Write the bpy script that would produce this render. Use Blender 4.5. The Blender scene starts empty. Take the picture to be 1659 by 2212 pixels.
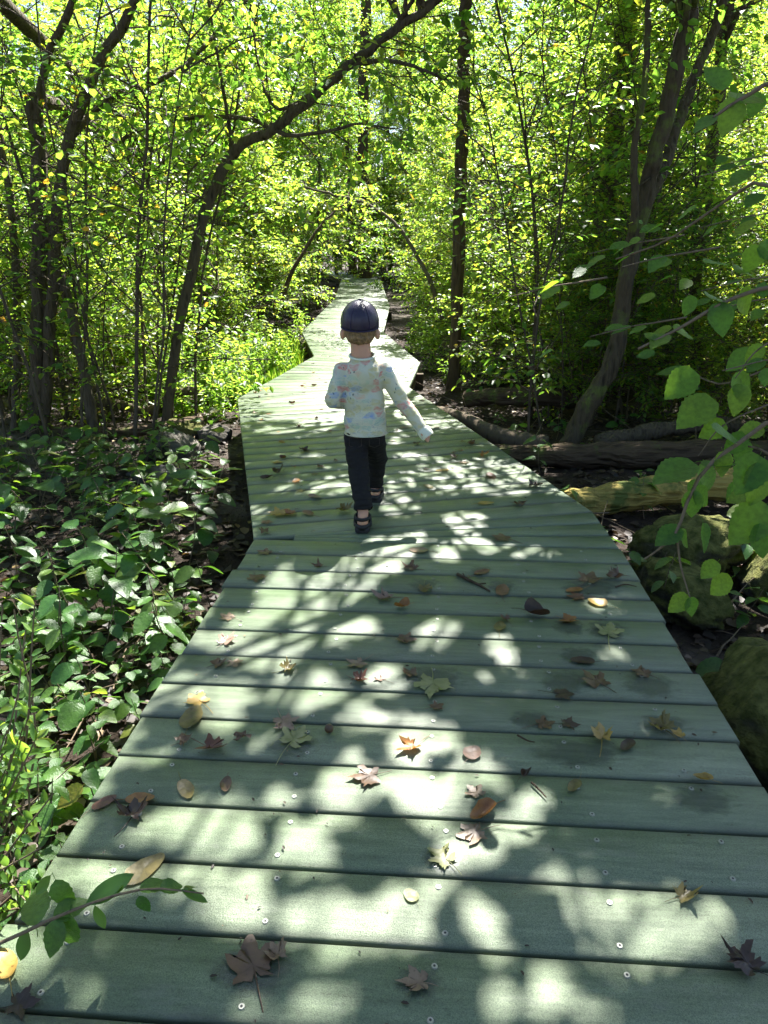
import bpy, bmesh, math, random
import numpy as np
from mathutils import Vector, Matrix, noise as mnoise

R = math.radians
scene = bpy.context.scene
COL = scene.collection

# ------------------------------------------------------------------ camera, sky, sun, exposure
CAM_H, PITCH, F, CX, CY = 1.08, R(20.0), 1534.0, 829.5, 1106.0
cam = bpy.data.cameras.new("camera")
cam_o = bpy.data.objects.new("camera", cam); COL.objects.link(cam_o)
cam_o.location = (0, 0, CAM_H)
cam_o.rotation_euler = (R(90) - PITCH, 0, 0)
cam.sensor_fit = 'VERTICAL'; cam.sensor_height = 24.0
cam.lens = 24.0 * F / (2 * CY)
cam.clip_start = 0.02; cam.clip_end = 600
scene.camera = cam_o

SUN_EL, SUN_AZ = R(54), R(15.5)
SUN = Vector((math.sin(SUN_AZ) * math.cos(SUN_EL), math.cos(SUN_AZ) * math.cos(SUN_EL), math.sin(SUN_EL)))
world = bpy.data.worlds.new("World"); scene.world = world; world.use_nodes = True
wn = world.node_tree
bg = wn.nodes["Background"]
sky = wn.nodes.new("ShaderNodeTexSky"); sky.sky_type = 'NISHITA'; sky.sun_disc = False
sky.sun_elevation = SUN_EL; sky.sun_rotation = SUN_AZ
wn.links.new(sky.outputs[0], bg.inputs[0]); bg.inputs[1].default_value = 0.05
sl = bpy.data.lights.new("sun", 'SUN'); sl.energy = 5.0; sl.angle = R(0.48); sl.color = (1, 0.96, 0.91)
so = bpy.data.objects.new("sun", sl); COL.objects.link(so)
so.rotation_euler = (-SUN).to_track_quat('-Z', 'Y').to_euler()
so.location = (3, 8, 15)
scene.view_settings.view_transform = 'Standard'; scene.view_settings.look = 'None'
scene.view_settings.exposure = 2.42; scene.view_settings.gamma = 1.0
scene.render.engine = 'CYCLES'
cy = scene.cycles
cy.max_bounces = 7; cy.diffuse_bounces = 5; cy.glossy_bounces = 2; cy.transmission_bounces = 5
cy.transparent_max_bounces = 6; cy.caustics_reflective = False; cy.caustics_refractive = False
cy.use_denoising = True; cy.use_adaptive_sampling = True; cy.adaptive_threshold = 0.03; cy.sample_clamp_indirect = 6

# ------------------------------------------------------------------ helpers
FWD = Vector((0, math.cos(PITCH), -math.sin(PITCH))); UPV = Vector((0, math.sin(PITCH), math.cos(PITCH)))
def at(x, y, d=None, h=0.0):
    """photo pixel (1659 wide) to a point: on height h, or at ground distance d"""
    v = FWD + Vector(((x - CX) / F, 0, 0)) + UPV * ((CY - y) / F)
    t = d / v.y if d is not None else (h - CAM_H) / v.z
    return Vector((v.x * t, v.y * t, CAM_H + v.z * t))
def deck_h(d): return max(0.0, 0.02 * (d - 9.0))
def at_deck(x, y):
    p = at(x, y)
    for _ in range(12): p = at(x, y, h=deck_h(p.y))
    return p
def tag(o, label=None, cat=None, group=None, kind=None):
    if label: o["label"] = label
    if cat: o["category"] = cat
    if group: o["group"] = group
    if kind: o["kind"] = kind
    return o
def empty(name, loc=(0, 0, 0), rz=0.0, parent=None):
    o = bpy.data.objects.new(name, None); COL.objects.link(o)
    o.location = loc; o.rotation_euler = (0, 0, rz); o.empty_display_size = 0.1
    if parent: o.parent = parent
    return o
def link(name, me, mat=None, parent=None, loc=None):
    o = bpy.data.objects.new(name, me); COL.objects.link(o)
    if mat is not None and not me.materials: me.materials.append(mat)
    if parent: o.parent = parent
    if loc is not None: o.location = loc
    return o
def copy_tree(o, parent=None):
    c = o.copy(); COL.objects.link(c); c.parent = parent
    for ch in o.children: copy_tree(ch, c)
    return c
def mesh_np(name, V, Q, smooth=False, attr=None):
    """V (n,3), Q (m,3|4) index array, or a list of such arrays"""
    V = np.asarray(V, dtype=np.float32)
    Qs = [q for q in (Q if isinstance(Q, list) else [Q]) if len(q)]
    me = bpy.data.meshes.new(name)
    me.vertices.add(len(V)); me.vertices.foreach_set("co", V.ravel())
    idx = np.concatenate([q.ravel() for q in Qs]).astype(np.int32)
    cnt = np.concatenate([np.full(len(q), q.shape[1], dtype=np.int32) for q in Qs])
    st = np.concatenate([[0], np.cumsum(cnt)[:-1]]).astype(np.int32)
    me.loops.add(len(idx)); me.loops.foreach_set("vertex_index", idx)
    me.polygons.add(len(cnt)); me.polygons.foreach_set("loop_start", st)
    if smooth: me.polygons.foreach_set("use_smooth", np.ones(len(cnt), dtype=bool))
    me.update(calc_edges=True)
    if attr is not None:
        a = me.attributes.new("rnd", 'FLOAT', 'FACE'); a.data.foreach_set("value", np.asarray(attr, dtype=np.float32))
    return me
def mesh_bm(name, bm, smooth=False):
    me = bpy.data.meshes.new(name); bm.to_mesh(me); bm.free()
    if smooth: me.polygons.foreach_set("use_smooth", np.ones(len(me.polygons), dtype=bool))
    return me
def norm(a): return a / np.maximum(np.linalg.norm(a, axis=-1, keepdims=True), 1e-9)

def tube_np(paths, off=0):
    """paths: list of (points, radii, sides) -> V, Q; rings carried by parallel frames"""
    Vs, Qs = [], []
    for pts, rad, n in paths:
        P = np.asarray([tuple(p) for p in pts], float); m = len(P)
        T = np.empty_like(P); T[1:-1] = P[2:] - P[:-2]; T[0] = P[1] - P[0]; T[-1] = P[-1] - P[-2]
        T = norm(T)
        ref = np.array([1.0, 0, 0]) if abs(T[0][0]) < .8 else np.array([0, 1.0, 0])
        rr = np.asarray(rad, float)
        a = np.arange(n) * 2 * np.pi / n
        ca, sa = np.cos(a), np.sin(a)
        for i in range(m):
            u = ref - T[i] * ref.dot(T[i]); u /= max(np.linalg.norm(u), 1e-9); w = np.cross(T[i], u); ref = u
            Vs.append(P[i] + rr[i] * (ca[:, None] * u + sa[:, None] * w))
        k = np.arange(n); k2 = (k + 1) % n
        for i in range(m - 1):
            b = off + i * n
            Qs.append(np.stack([b + k, b + k2, b + n + k2, b + n + k], 1))
        off += m * n
    return np.concatenate(Vs), np.concatenate(Qs)
def spline(pts, n):
    P = np.asarray([tuple(p) for p in pts], float); k = len(P)
    if k == 2: return P[0] + (P[1] - P[0]) * np.linspace(0, 1, n)[:, None]
    Pe = np.vstack([2 * P[0] - P[1], P, 2 * P[-1] - P[-2]])
    out = []
    for t in np.linspace(0, k - 1 - 1e-6, n):
        i = int(t); f = t - i; p0, p1, p2, p3 = Pe[i:i + 4]
        out.append(.5 * (2 * p1 + (p2 - p0) * f + (2 * p0 - 5 * p1 + 4 * p2 - p3) * f * f + (3 * p1 - p0 - 3 * p2 + p3) * f ** 3))
    return np.array(out)

# ------------------------------------------------------------------ materials
MATS = {}
def newmat(name):
    m = bpy.data.materials.new(name); m.use_nodes = True; nt = m.node_tree
    nt.nodes.clear(); out = nt.nodes.new("ShaderNodeOutputMaterial"); MATS[name] = m
    return m, nt, out
def N(nt, typ, **kw):
    n = nt.nodes.new("ShaderNode" + typ)
    for k, v in kw.items():
        if k.startswith("i_"):
            key = k[2:]; n.inputs[int(key) if key.isdigit() else key.replace("_", " ")].default_value = v
        else: setattr(n, k, v)
    return n
def ramp(nt, fac, stops, interp='LINEAR'):
    r = nt.nodes.new("ShaderNodeValToRGB"); r.color_ramp.interpolation = interp
    e = r.color_ramp.elements
    e.remove(e[1]); e[0].position = stops[0][0]; e[0].color = (*stops[0][1], 1)
    for p, c in stops[1:]: el = e.new(p); el.color = (*c, 1)
    nt.links.new(fac, r.inputs[0]); return r.outputs[0]
def mixc(nt, fac, a, b, mode='MIX'):
    m = nt.nodes.new("ShaderNodeMix"); m.data_type = 'RGBA'; m.blend_type = mode
    for s, v in ((m.inputs[0], fac), (m.inputs[6], a), (m.inputs[7], b)):
        if hasattr(v, "links"): nt.links.new(v, s)
        else: s.default_value = v if isinstance(v, (int, float)) else (*v, 1)
    return m.outputs[2]
def mth(nt, op, a, b=0.0, clamp=False):
    m = nt.nodes.new("ShaderNodeMath"); m.operation = op; m.use_clamp = clamp
    for s, v in zip(m.inputs, (a, b)):
        if hasattr(v, "links"): nt.links.new(v, s)
        else: s.default_value = v
    return m.outputs[0]
def tex(nt, kind, scale, coord='Object', detail=4, vec=None, stretch=None, rough=0.55):
    if vec is None:
        tc = nt.nodes.new("ShaderNodeTexCoord"); vec = tc.outputs[coord]
    if stretch:
        mp = nt.nodes.new("ShaderNodeMapping"); mp.inputs['Scale'].default_value = stretch
        nt.links.new(vec, mp.inputs[0]); vec = mp.outputs[0]
    t = nt.nodes.new("ShaderNodeTex" + kind); t.inputs['Scale'].default_value = scale
    if 'Detail' in t.inputs: t.inputs['Detail'].default_value = detail
    if 'Roughness' in t.inputs: t.inputs['Roughness'].default_value = rough
    nt.links.new(vec, t.inputs['Vector']); return t
def bump(nt, h, dist=0.005, strength=1.0):
    b = nt.nodes.new("ShaderNodeBump"); b.inputs['Distance'].default_value = dist; b.inputs['Strength'].default_value = strength
    nt.links.new(h, b.inputs['Height']); return b.outputs[0]
def pbsdf(nt, out, color, rough=0.8, nrm=None, spec=0.4, **kw):
    p = nt.nodes.new("ShaderNodeBsdfPrincipled")
    if hasattr(color, "links"): nt.links.new(color, p.inputs['Base Color'])
    else: p.inputs['Base Color'].default_value = (*color, 1)
    if hasattr(rough, "links"): nt.links.new(rough, p.inputs['Roughness'])
    else: p.inputs['Roughness'].default_value = rough
    p.inputs['Specular IOR Level'].default_value = spec
    if nrm is not None: nt.links.new(nrm, p.inputs['Normal'])
    for k, v in kw.items(): p.inputs[k.replace("_", " ")].default_value = v
    if out is not None: nt.links.new(p.outputs[0], out.inputs[0])
    return p

def leaf_mat(name, stops, tstops, per_object=False, rough=0.42, trans=0.6, vein=False, spec=0.5):
    m, nt, out = newmat(name)
    if per_object:
        fac = N(nt, "ObjectInfo").outputs['Random']
    else:
        fac = N(nt, "Attribute", attribute_name="rnd").outputs['Fac']
    c = ramp(nt, fac, stops); t = ramp(nt, fac, tstops)
    nrm = None
    if vein:
        nz = tex(nt, "Noise", 9, detail=3)
        v = ramp(nt, nz.outputs['Fac'], [(.3, (.75, .75, .75)), (.7, (1.15, 1.15, 1.1))])
        c = mixc(nt, 1.0, c, v, 'MULTIPLY'); t = mixc(nt, 1.0, t, v, 'MULTIPLY')
        nrm = bump(nt, tex(nt, "Noise", 16, detail=3).outputs['Fac'], .006, .4)
    p = pbsdf(nt, None, c, rough, nrm, spec)
    tr = N(nt, "BsdfTranslucent"); nt.links.new(t, tr.inputs[0])
    mx = N(nt, "MixShader"); mx.inputs[0].default_value = trans
    nt.links.new(p.outputs[0], mx.inputs[1]); nt.links.new(tr.outputs[0], mx.inputs[2]); nt.links.new(mx.outputs[0], out.inputs[0])
    return m
G1 = [(0, (.030, .075, .014)), (.45, (.050, .115, .018)), (.85, (.085, .150, .022)), (.97, (.12, .16, .02)), (1, (.24, .15, .02))]
T1 = [(0, (.14, .33, .03)), (.45, (.25, .47, .04)), (.88, (.42, .58, .05)), (.97, (.56, .60, .04)), (1, (.66, .36, .03))]
leaf_mat("foliage", G1, T1)
leaf_mat("foliage_single", G1, T1, per_object=True)
leaf_mat("foliage_light", [(0, (.05, .11, .02)), (.5, (.08, .15, .022)), (.9, (.12, .17, .025)), (1, (.26, .18, .02))],
         [(0, (.24, .46, .045)), (.5, (.39, .59, .055)), (.92, (.56, .68, .065)), (1, (.70, .55, .04))])
leaf_mat("broad_leaf", [(0, (.036, .105, .022)), (.6, (.060, .145, .026)), (.95, (.095, .170, .03)), (1, (.18, .17, .03))],
         [(0, (.10, .25, .02)), (.6, (.18, .36, .03)), (1, (.34, .46, .04))], per_object=True, rough=.36, trans=.42, vein=True)
leaf_mat("hazel_leaf", [(0, (.034, .105, .022)), (.6, (.052, .140, .026)), (1, (.08, .165, .03))],
         [(0, (.16, .36, .02)), (.6, (.26, .48, .03)), (1, (.40, .58, .03))], per_object=True, rough=.45, trans=.58, vein=True)
leaf_mat("privet_leaf", [(0, (.050, .13, .03)), (.6, (.075, .16, .035)), (1, (.11, .19, .05))],
         [(0, (.16, .34, .04)), (.6, (.26, .45, .05)), (1, (.36, .52, .07))], per_object=True, rough=.32, trans=.4)
leaf_mat("herb", [(0, (.05, .12, .02)), (.6, (.08, .16, .025)), (1, (.12, .19, .03))],
         [(0, (.20, .40, .03)), (.6, (.32, .52, .05)), (1, (.45, .55, .06))])
leaf_mat("litter", [(0, (.012, .009, .006)), (.55, (.032, .021, .013)), (.82, (.070, .046, .027)), (.95, (.18, .13, .085)), (1, (.24, .17, .05))],
         [(0, (.03, .02, .01)), (.6, (.14, .08, .03)), (1, (.25, .15, .04))], trans=.2, rough=.6)

def bark_mat(name, dark, light, scale=22, moss=0.0, bumpd=.012, stretch=(1, 1, .22)):
    m, nt, out = newmat(name)
    v = tex(nt, "Voronoi", scale, stretch=stretch, detail=1); n1 = tex(nt, "Noise", scale * 1.6, stretch=stretch, detail=6)
    n2 = tex(nt, "Noise", 3.0, detail=4)
    h = mth(nt, 'ADD', mth(nt, 'MULTIPLY', v.outputs['Distance'], .7), mth(nt, 'MULTIPLY', n1.outputs['Fac'], .6))
    c = ramp(nt, h, [(.34, dark), (.52, tuple((a + b) / 2.6 for a, b in zip(dark, light))), (.78, light)])
    c = mixc(nt, mth(nt, 'MULTIPLY', n2.outputs['Fac'], .5), c, tuple(x * .6 for x in light))
    if moss:
        n3 = tex(nt, "Noise", 5.5, detail=6, rough=.65)
        f = ramp(nt, n3.outputs['Fac'], [(.62 - moss * .3, (0, 0, 0)), (.72 - moss * .3, (1, 1, 1))])
        c = mixc(nt, f, c, (.095, .12, .03))
    pbsdf(nt, out, c, .9, bump(nt, h, bumpd), .2)
    return m
bark_mat("bark", (.008, .006, .005), (.100, .080, .054), 30, bumpd=.03, stretch=(1, 1, .16))
bark_mat("bark_dark", (.008, .006, .005), (.085, .058, .038), 30, bumpd=.03, stretch=(1, 1, .14))
bark_mat("bark_smooth", (.030, .024, .016), (.115, .090, .060), 34, bumpd=.006)
bark_mat("bark_mossy", (.006, .005, .004), (.080, .064, .040), 26, moss=.32, bumpd=.03, stretch=(1, 1, .16))
bark_mat("twig_bark", (.05, .036, .022), (.17, .13, .085), 60, bumpd=.003)
bark_mat("rotten_log", (.006, .005, .004), (.095, .066, .040), 26, moss=.16, stretch=(.12, 1, 1), bumpd=.04)
bark_mat("mossy_log", (.016, .012, .006), (.34, .27, .075), 24, moss=.30, stretch=(.10, 1, 1), bumpd=.04)

def rock_mat():
    m, nt, out = newmat("mossy_rock")
    n1 = tex(nt, "Noise", 6, detail=8, rough=.65); n2 = tex(nt, "Noise", 22, detail=5); n3 = tex(nt, "Noise", 2.2, detail=5)
    c = ramp(nt, n1.outputs['Fac'], [(.3, (.030, .028, .022)), (.7, (.13, .12, .095))])
    geo = N(nt, "NewGeometry"); sx = N(nt, "SeparateXYZ"); nt.links.new(geo.outputs['Normal'], sx.inputs[0])
    f = mth(nt, 'ADD', mth(nt, 'MULTIPLY', sx.outputs['Z'], .35), n3.outputs['Fac'])
    f = ramp(nt, f, [(.40, (0, 0, 0)), (.62, (1, 1, 1))])
    moss = ramp(nt, n2.outputs['Fac'], [(.3, (.030, .040, .008)), (.7, (.150, .150, .045))])
    c = mixc(nt, f, c, moss)
    pbsdf(nt, out, c, .95, bump(nt, mth(nt, 'ADD', n1.outputs['Fac'], mth(nt, 'MULTIPLY', n2.outputs['Fac'], .5)), .07), .15)
rock_mat()
def rock_plain():
    m, nt, out = newmat("grey_rock")
    n1 = tex(nt, "Noise", 7, detail=8, rough=.65)
    c = ramp(nt, n1.outputs['Fac'], [(.3, (.05, .047, .04)), (.7, (.17, .155, .13))])
    pbsdf(nt, out, c, .9, bump(nt, n1.outputs['Fac'], .03), .2)
rock_plain()
def ground_mat():
    m, nt, out = newmat("forest_floor")
    v = tex(nt, "Voronoi", 14, detail=2); n1 = tex(nt, "Noise", 5, detail=8, rough=.7); n2 = tex(nt, "Noise", .5, detail=4)
    n3 = tex(nt, "Noise", 40, detail=4)
    c = ramp(nt, n1.outputs['Fac'], [(.3, (.010, .008, .006)), (.55, (.026, .019, .013)), (.8, (.070, .052, .036))])
    c = mixc(nt, mth(nt, 'MULTIPLY', v.outputs['Distance'], .6), c, (.035, .022, .014))
    f = ramp(nt, n2.outputs['Fac'], [(.5, (0, 0, 0)), (.62, (1, 1, 1))])
    c = mixc(nt, mth(nt, 'MULTIPLY', f, .6), c, (.20, .17, .14))
    h = mth(nt, 'ADD', n1.outputs['Fac'], mth(nt, 'MULTIPLY', n3.outputs['Fac'], .5))
    pbsdf(nt, out, c, .9, bump(nt, h, .05), .25)
ground_mat()
def deck_mat():
    m, nt, out = newmat("composite_deck")
    oi = N(nt, "ObjectInfo")
    tc = N(nt, "TexCoord")
    off = N(nt, "VectorMath", operation='ADD'); nt.links.new(tc.outputs['Object'], off.inputs[0])
    sc_ = N(nt, "VectorMath", operation='SCALE'); nt.links.new(oi.outputs['Location'], sc_.inputs[0]); sc_.inputs['Scale'].default_value = 1.7
    nt.links.new(sc_.outputs[0], off.inputs[1]); vec = off.outputs[0]
    base = ramp(nt, oi.outputs['Random'], [(0, (.112, .146, .086)), (.2, (.138, .170, .108)), (.4, (.104, .126, .090)), (.6, (.152, .182, .118)), (.8, (.114, .148, .090)), (1, (.098, .118, .091))])
    g = tex(nt, "Noise", 55, vec=vec, stretch=(.10, 1, 1), detail=6, rough=.7)
    sp = tex(nt, "Noise", 520, vec=vec, detail=3, rough=.7)
    bl = tex(nt, "Noise", 3.2, vec=vec, detail=5, rough=.6)
    c = mixc(nt, 1.0, base, ramp(nt, g.outputs['Fac'], [(.32, (.66, .70, .66)), (.68, (1.28, 1.26, 1.27))]), 'MULTIPLY')
    c = mixc(nt, 1.0, c, ramp(nt, sp.outputs['Fac'], [(.34, (.45, .48, .45)), (.52, (1.05, 1.05, 1.05)), (.72, (1.4, 1.4, 1.4))]), 'MULTIPLY')
    c = mixc(nt, 1.0, c, ramp(nt, bl.outputs['Fac'], [(.35, (.78, .86, .76)), (.65, (1.12, 1.10, 1.12))]), 'MULTIPLY')
    # dirt held along the joints, and scuffed paler tracks
    sy = N(nt, "SeparateXYZ"); nt.links.new(tc.outputs['Object'], sy.inputs[0])
    ed = mth(nt, 'ADD', mth(nt, 'ABSOLUTE', sy.outputs['Y']), mth(nt, 'MULTIPLY', mth(nt, 'SUBTRACT', bl.outputs['Fac'], .5), .05))
    c = mixc(nt, ramp(nt, ed, [(.052, (0, 0, 0)), (.074, (.75, .75, .75))]), c, (.050, .062, .040))
    scf = tex(nt, "Noise", 9, vec=vec, stretch=(.5, 1.6, 1), detail=6, rough=.75)
    c = mixc(nt, ramp(nt, scf.outputs['Fac'], [(.55, (0, 0, 0)), (.75, (.45, .45, .45))]), c, (.20, .205, .18))
    c = mixc(nt, ramp(nt, scf.outputs['Fac'], [(.25, (.5, .5, .5)), (.42, (0, 0, 0))]), c, (.065, .085, .050))
    ro = ramp(nt, bl.outputs['Fac'], [(.35, (.34, .34, .34)), (.65, (.48, .48, .48))])
    h = mth(nt, 'ADD', mth(nt, 'MULTIPLY', g.outputs['Fac'], .5), mth(nt, 'MULTIPLY', sp.outputs['Fac'], .9))
    pbsdf(nt, out, c, ro, bump(nt, h, .0013), .5)
deck_mat()
def simple(name, col, rough=.7, spec=.3, nscale=None, amp=.25, bd=.002, **kw):
    m, nt, out = newmat(name); c = col; nrm = None
    if nscale:
        n = tex(nt, "Noise", nscale, detail=5)
        c = mixc(nt, 1.0, col, ramp(nt, n.outputs['Fac'], [(.3, (1 - amp,) * 3), (.7, (1 + amp,) * 3)]), 'MULTIPLY')
        nrm = bump(nt, n.outputs['Fac'], bd)
    pbsdf(nt, out, c, rough, nrm, spec, **kw)
simple("beam_wood", (.075, .060, .040), .9, .2, 14, .4, .006)
simple("screw_steel", (.30, .31, .27), .5, .5, Metallic=0.55)
simple("screw_recess", (.04, .04, .04), .6)
simple("skin", (.55, .30, .19), .5, .4, 30, .06, .0006, Subsurface_Weight=.25)
MATS["skin"].node_tree.nodes["Principled BSDF"].inputs["Subsurface Radius"].default_value = (.012, .004, .002)
simple("hair", (.22, .140, .066), .55, .4, 90, .5, .006)
simple("denim", (.0145, .0140, .0145), .85, .2, 500, .35, .001)
simple("denim_stitch", (.05, .04, .03), .8)
simple("cap_cloth", (.014, .009, .034), .28, .5, 420, .2, .0012, Sheen_Weight=.06)
simple("cap_seam", (.034, .028, .066), .6)
simple("sandal_rubber", (.012, .012, .013), .6, .4, 60, .3, .001)
simple("acorn", (.13, .085, .03), .4, .5, 20, .3)

def damp_mat():
    m, nt, out = newmat("damp_stain")
    tc = N(nt, "TexCoord"); n = tex(nt, "Noise", 2.2, detail=5)
    ln = N(nt, "VectorMath", operation='LENGTH'); nt.links.new(tc.outputs['Object'], ln.inputs[0])
    r = mth(nt, 'ADD', ln.outputs['Value'], mth(nt, 'MULTIPLY', mth(nt, 'SUBTRACT', n.outputs['Fac'], .5), 1.3))
    a = ramp(nt, r, [(.50, (.42, .42, .42)), (.90, (0, 0, 0))])
    p = pbsdf(nt, None, (.040, .056, .050), .38, None, .5); t = N(nt, "BsdfTransparent")
    mx = N(nt, "MixShader"); nt.links.new(a, mx.inputs[0]); nt.links.new(t.outputs[0], mx.inputs[1]); nt.links.new(p.outputs[0], mx.inputs[2])
    nt.links.new(mx.outputs[0], out.inputs[0])
damp_mat()
def fallen_mat(name, a, b, t):
    m, nt, out = newmat(name)
    n = tex(nt, "Noise", 3.2, detail=5, rough=.65); n2 = tex(nt, "Noise", 14, detail=3)
    c = ramp(nt, n.outputs['Fac'], [(.35, a), (.65, b)])
    spot = ramp(nt, n2.outputs['Fac'], [(.30, (.35, .30, .25)), (.38, (1, 1, 1))])
    c = mixc(nt, 1.0, c, spot, 'MULTIPLY')
    w = tex(nt, "Noise", 5, detail=5)
    p = pbsdf(nt, None, c, .42, bump(nt, w.outputs['Fac'], .006, .25), .5)
    tr = N(nt, "BsdfTranslucent", i_0=(*t, 1)); mx = N(nt, "MixShader"); mx.inputs[0].default_value = .2
    nt.links.new(p.outputs[0], mx.inputs[1]); nt.links.new(tr.outputs[0], mx.inputs[2]); nt.links.new(mx.outputs[0], out.inputs[0])
FALLEN = {"brown": ((.060, .034, .018), (.135, .078, .040), (.20, .09, .03)), "dark brown": ((.020, .012, .008), (.055, .032, .020), (.1, .04, .01)),
          "tan": ((.15, .098, .056), (.26, .185, .115), (.3, .2, .1)), "yellow": ((.24, .145, .028), (.36, .25, .060), (.5, .35, .05)),
          "orange": ((.16, .068, .018), (.28, .13, .035), (.5, .2, .02)), "pale green": ((.15, .17, .055), (.27, .27, .125), (.4, .45, .1)),
          "reddish brown": ((.085, .034, .020), (.155, .070, .040), (.3, .1, .03)), "pinkish tan": ((.16, .098, .070), (.26, .175, .13), (.3, .2, .1)),
          "olive": ((.070, .060, .018), (.17, .135, .040), (.3, .25, .04))}
for k, v in FALLEN.items(): fallen_mat("fallen_" + k.replace(" ", "_"), *v)

# ------------------------------------------------------------------ ground
def gz(x, y):
    b = -0.30 + 0.02 * max(0, y - 9) + .012 * max(0, abs(x) - 1.5)
    n = mnoise.noise(Vector((x * .55, y * .55, 3.1))) * .10 + mnoise.noise(Vector((x * 1.9, y * 1.9, 7.7))) * .035
    dd = min(1.0, max(0.0, (abs(x) - .5) / 1.0))
    return b + n * (.35 + .65 * dd)
xs = np.concatenate([[-200, -120, -70, -45, -30, -22, -16, -12], np.arange(-9, 9.01, .2), [12, 16, 22, 30, 45, 70, 120, 200]])
ys = np.concatenate([[-200, -100, -50, -25, -12, -6, -3], np.arange(-1.5, 12, .2), np.arange(12, 40, .8), [44, 52, 65, 90, 130, 200, 320]])
gv = np.array([(x, y, gz(x, y)) for y in ys for x in xs]); nx = len(xs)
ii, jj = np.meshgrid(np.arange(len(ys) - 1), np.arange(nx - 1), indexing='ij')
b0 = (ii * nx + jj).ravel()
tag(link("forest_floor", mesh_np("forest_floor", gv, np.stack([b0, b0 + 1, b0 + nx + 1, b0 + nx], 1), True), MATS["forest_floor"]), kind="structure")

# ------------------------------------------------------------------ boardwalk
walk = empty("boardwalk"); tag(walk, kind="structure")
PITCH_P, GAP, TH = 0.1455, 0.0065, 0.034
rng = random.Random(5)
PLANKS = []
def plank(quad, dz=None):
    """quad: near-left, near-right, far-right, far-left (Vectors on the deck top)"""
    c = sum(quad, Vector()) / 4
    ux = (quad[1] - quad[0] + quad[2] - quad[3]).normalized(); uz = Vector((0, 0, 1)); uy = uz.cross(ux)
    M = Matrix((ux, uy, uz)).transposed()
    dz = rng.uniform(-.0015, .0015) if dz is None else dz
    loc = [M.transposed() @ (q - c) for q in quad]
    bw = .004
    inner = []
    for i, p in enumerate(loc):
        sx = bw if i in (0, 3) else -bw; sy = bw if i in (0, 1) else -bw
        inner.append(Vector((p.x + sx, p.y + sy, p.z)))
    V = [(*p.xy, p.z) for p in inner] + [(*p.xy, p.z - bw) for p in loc] + [(*p.xy, p.z - TH) for p in loc]
    Q = [(0, 1, 2, 3)] + [(4 + i, 4 + (i + 1) % 4, (i + 1) % 4, i) for i in range(4)] + [(8 + i, 8 + (i + 1) % 4, 4 + (i + 1) % 4, 4 + i) for i in range(4)] + [(11, 10, 9, 8)]
    o = link("plank", mesh_np("plank", V, np.array(Q)), MATS["composite_deck"], walk)
    o.matrix_local = Matrix.Translation(c + Vector((0, 0, dz))) @ M.to_4x4()
    PLANKS.append((o, c, ux, uy, loc)); return o
PL = Vector((-.524, 2.65, 0)); aA = R(4.0)
dA = Vector((math.sin(aA), math.cos(aA), 0)); nA = Vector((math.cos(aA), -math.sin(aA), 0)); WA = 1.445
# near straight section, laid back from the first bend towards (and past) the camera
nearA = []
for i in range(30):
    a = PL - dA * (PITCH_P * (i + 1) - GAP / 2); b = PL - dA * (PITCH_P * i + GAP / 2)
    jl, jr = rng.uniform(-.008, .008), rng.uniform(-.008, .008)
    nearA.append(plank([a + nA * jl, a + nA * (WA + jr), b + nA * (WA + jr), b + nA * jl]))
# fan of wedge planks on the bend
PR0 = PL + nA * WA; PR1 = Vector((.93, 2.975, 0))
for i in range(3):
    f0, f1 = i / 3, (i + 1) / 3
    r0 = PR0.lerp(PR1, f0 + .02); r1 = PR0.lerp(PR1, f1 - .02)
    s0 = PL + (r0 - PL).normalized() * .16 + Vector((0, .004 * i, 0)); s1 = PL + (r1 - PL).normalized() * .16 + Vector((0, .006 + .004 * i, 0))
    plank([s0, r0, r1, s1])
L = [PL, at_deck(513, 861), at_deck(679, 769), at_deck(652, 717), at_deck(724, 645), at_deck(738, 601), at_deck(690, 586)]
Rr = [PR1, at_deck(884, 836), at_deck(908, 783), at_deck(829, 717), at_deck(842, 660), at_deck(822, 603), at_deck(770, 589)]
for k in range(len(L) - 1):
    n = max(2, round(((L[k + 1] - L[k]).length + (Rr[k + 1] - Rr[k]).length) / 2 / PITCH_P))
    for i in range(n):
        g0 = GAP / 2 / PITCH_P
        f0, f1 = (i + g0) / n, (i + 1 - g0) / n
        q = [L[k].lerp(L[k + 1], f0), Rr[k].lerp(Rr[k + 1], f0), Rr[k].lerp(Rr[k + 1], f1), L[k].lerp(L[k + 1], f1)]
        plank(q)
# stringers and posts below
def beam(p, q, name="beam", w=.045, hgt=.19, drop=TH + .002):
    d = (q - p); ln = d.length; u = d.normalized()
    bm = bmesh.new(); bmesh.ops.create_cube(bm, size=1)
    for v in bm.verts: v.co = Vector((v.co.x * w, v.co.y * ln, v.co.z * hgt))
    o = link(name, mesh_bm(name, bm), MATS["beam_wood"], walk)
    rot = u.to_track_quat('Y', 'Z').to_matrix().to_4x4()
    o.matrix_local = Matrix.Translation((p + q) / 2 - Vector((0, 0, drop + hgt / 2))) @ rot
A0 = PL - dA * 4.3
for off in (.09, .40, .72, 1.03, WA - .09): beam(A0 + nA * off, PL + nA * off)
for k in range(len(L) - 1):
    for f in (.06, .5, .94):
        beam(L[k].lerp(Rr[k], f) + Vector((0, .03, 0)), L[k + 1].lerp(Rr[k + 1], f) - Vector((0, .03, 0)))
    for f in (.05, .95):
        p = L[k].lerp(Rr[k], f); beam(p + Vector((.055, .08, -.3)), p + Vector((.055, .17, -.3)), "support_post", .09, .5, -.16)
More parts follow.
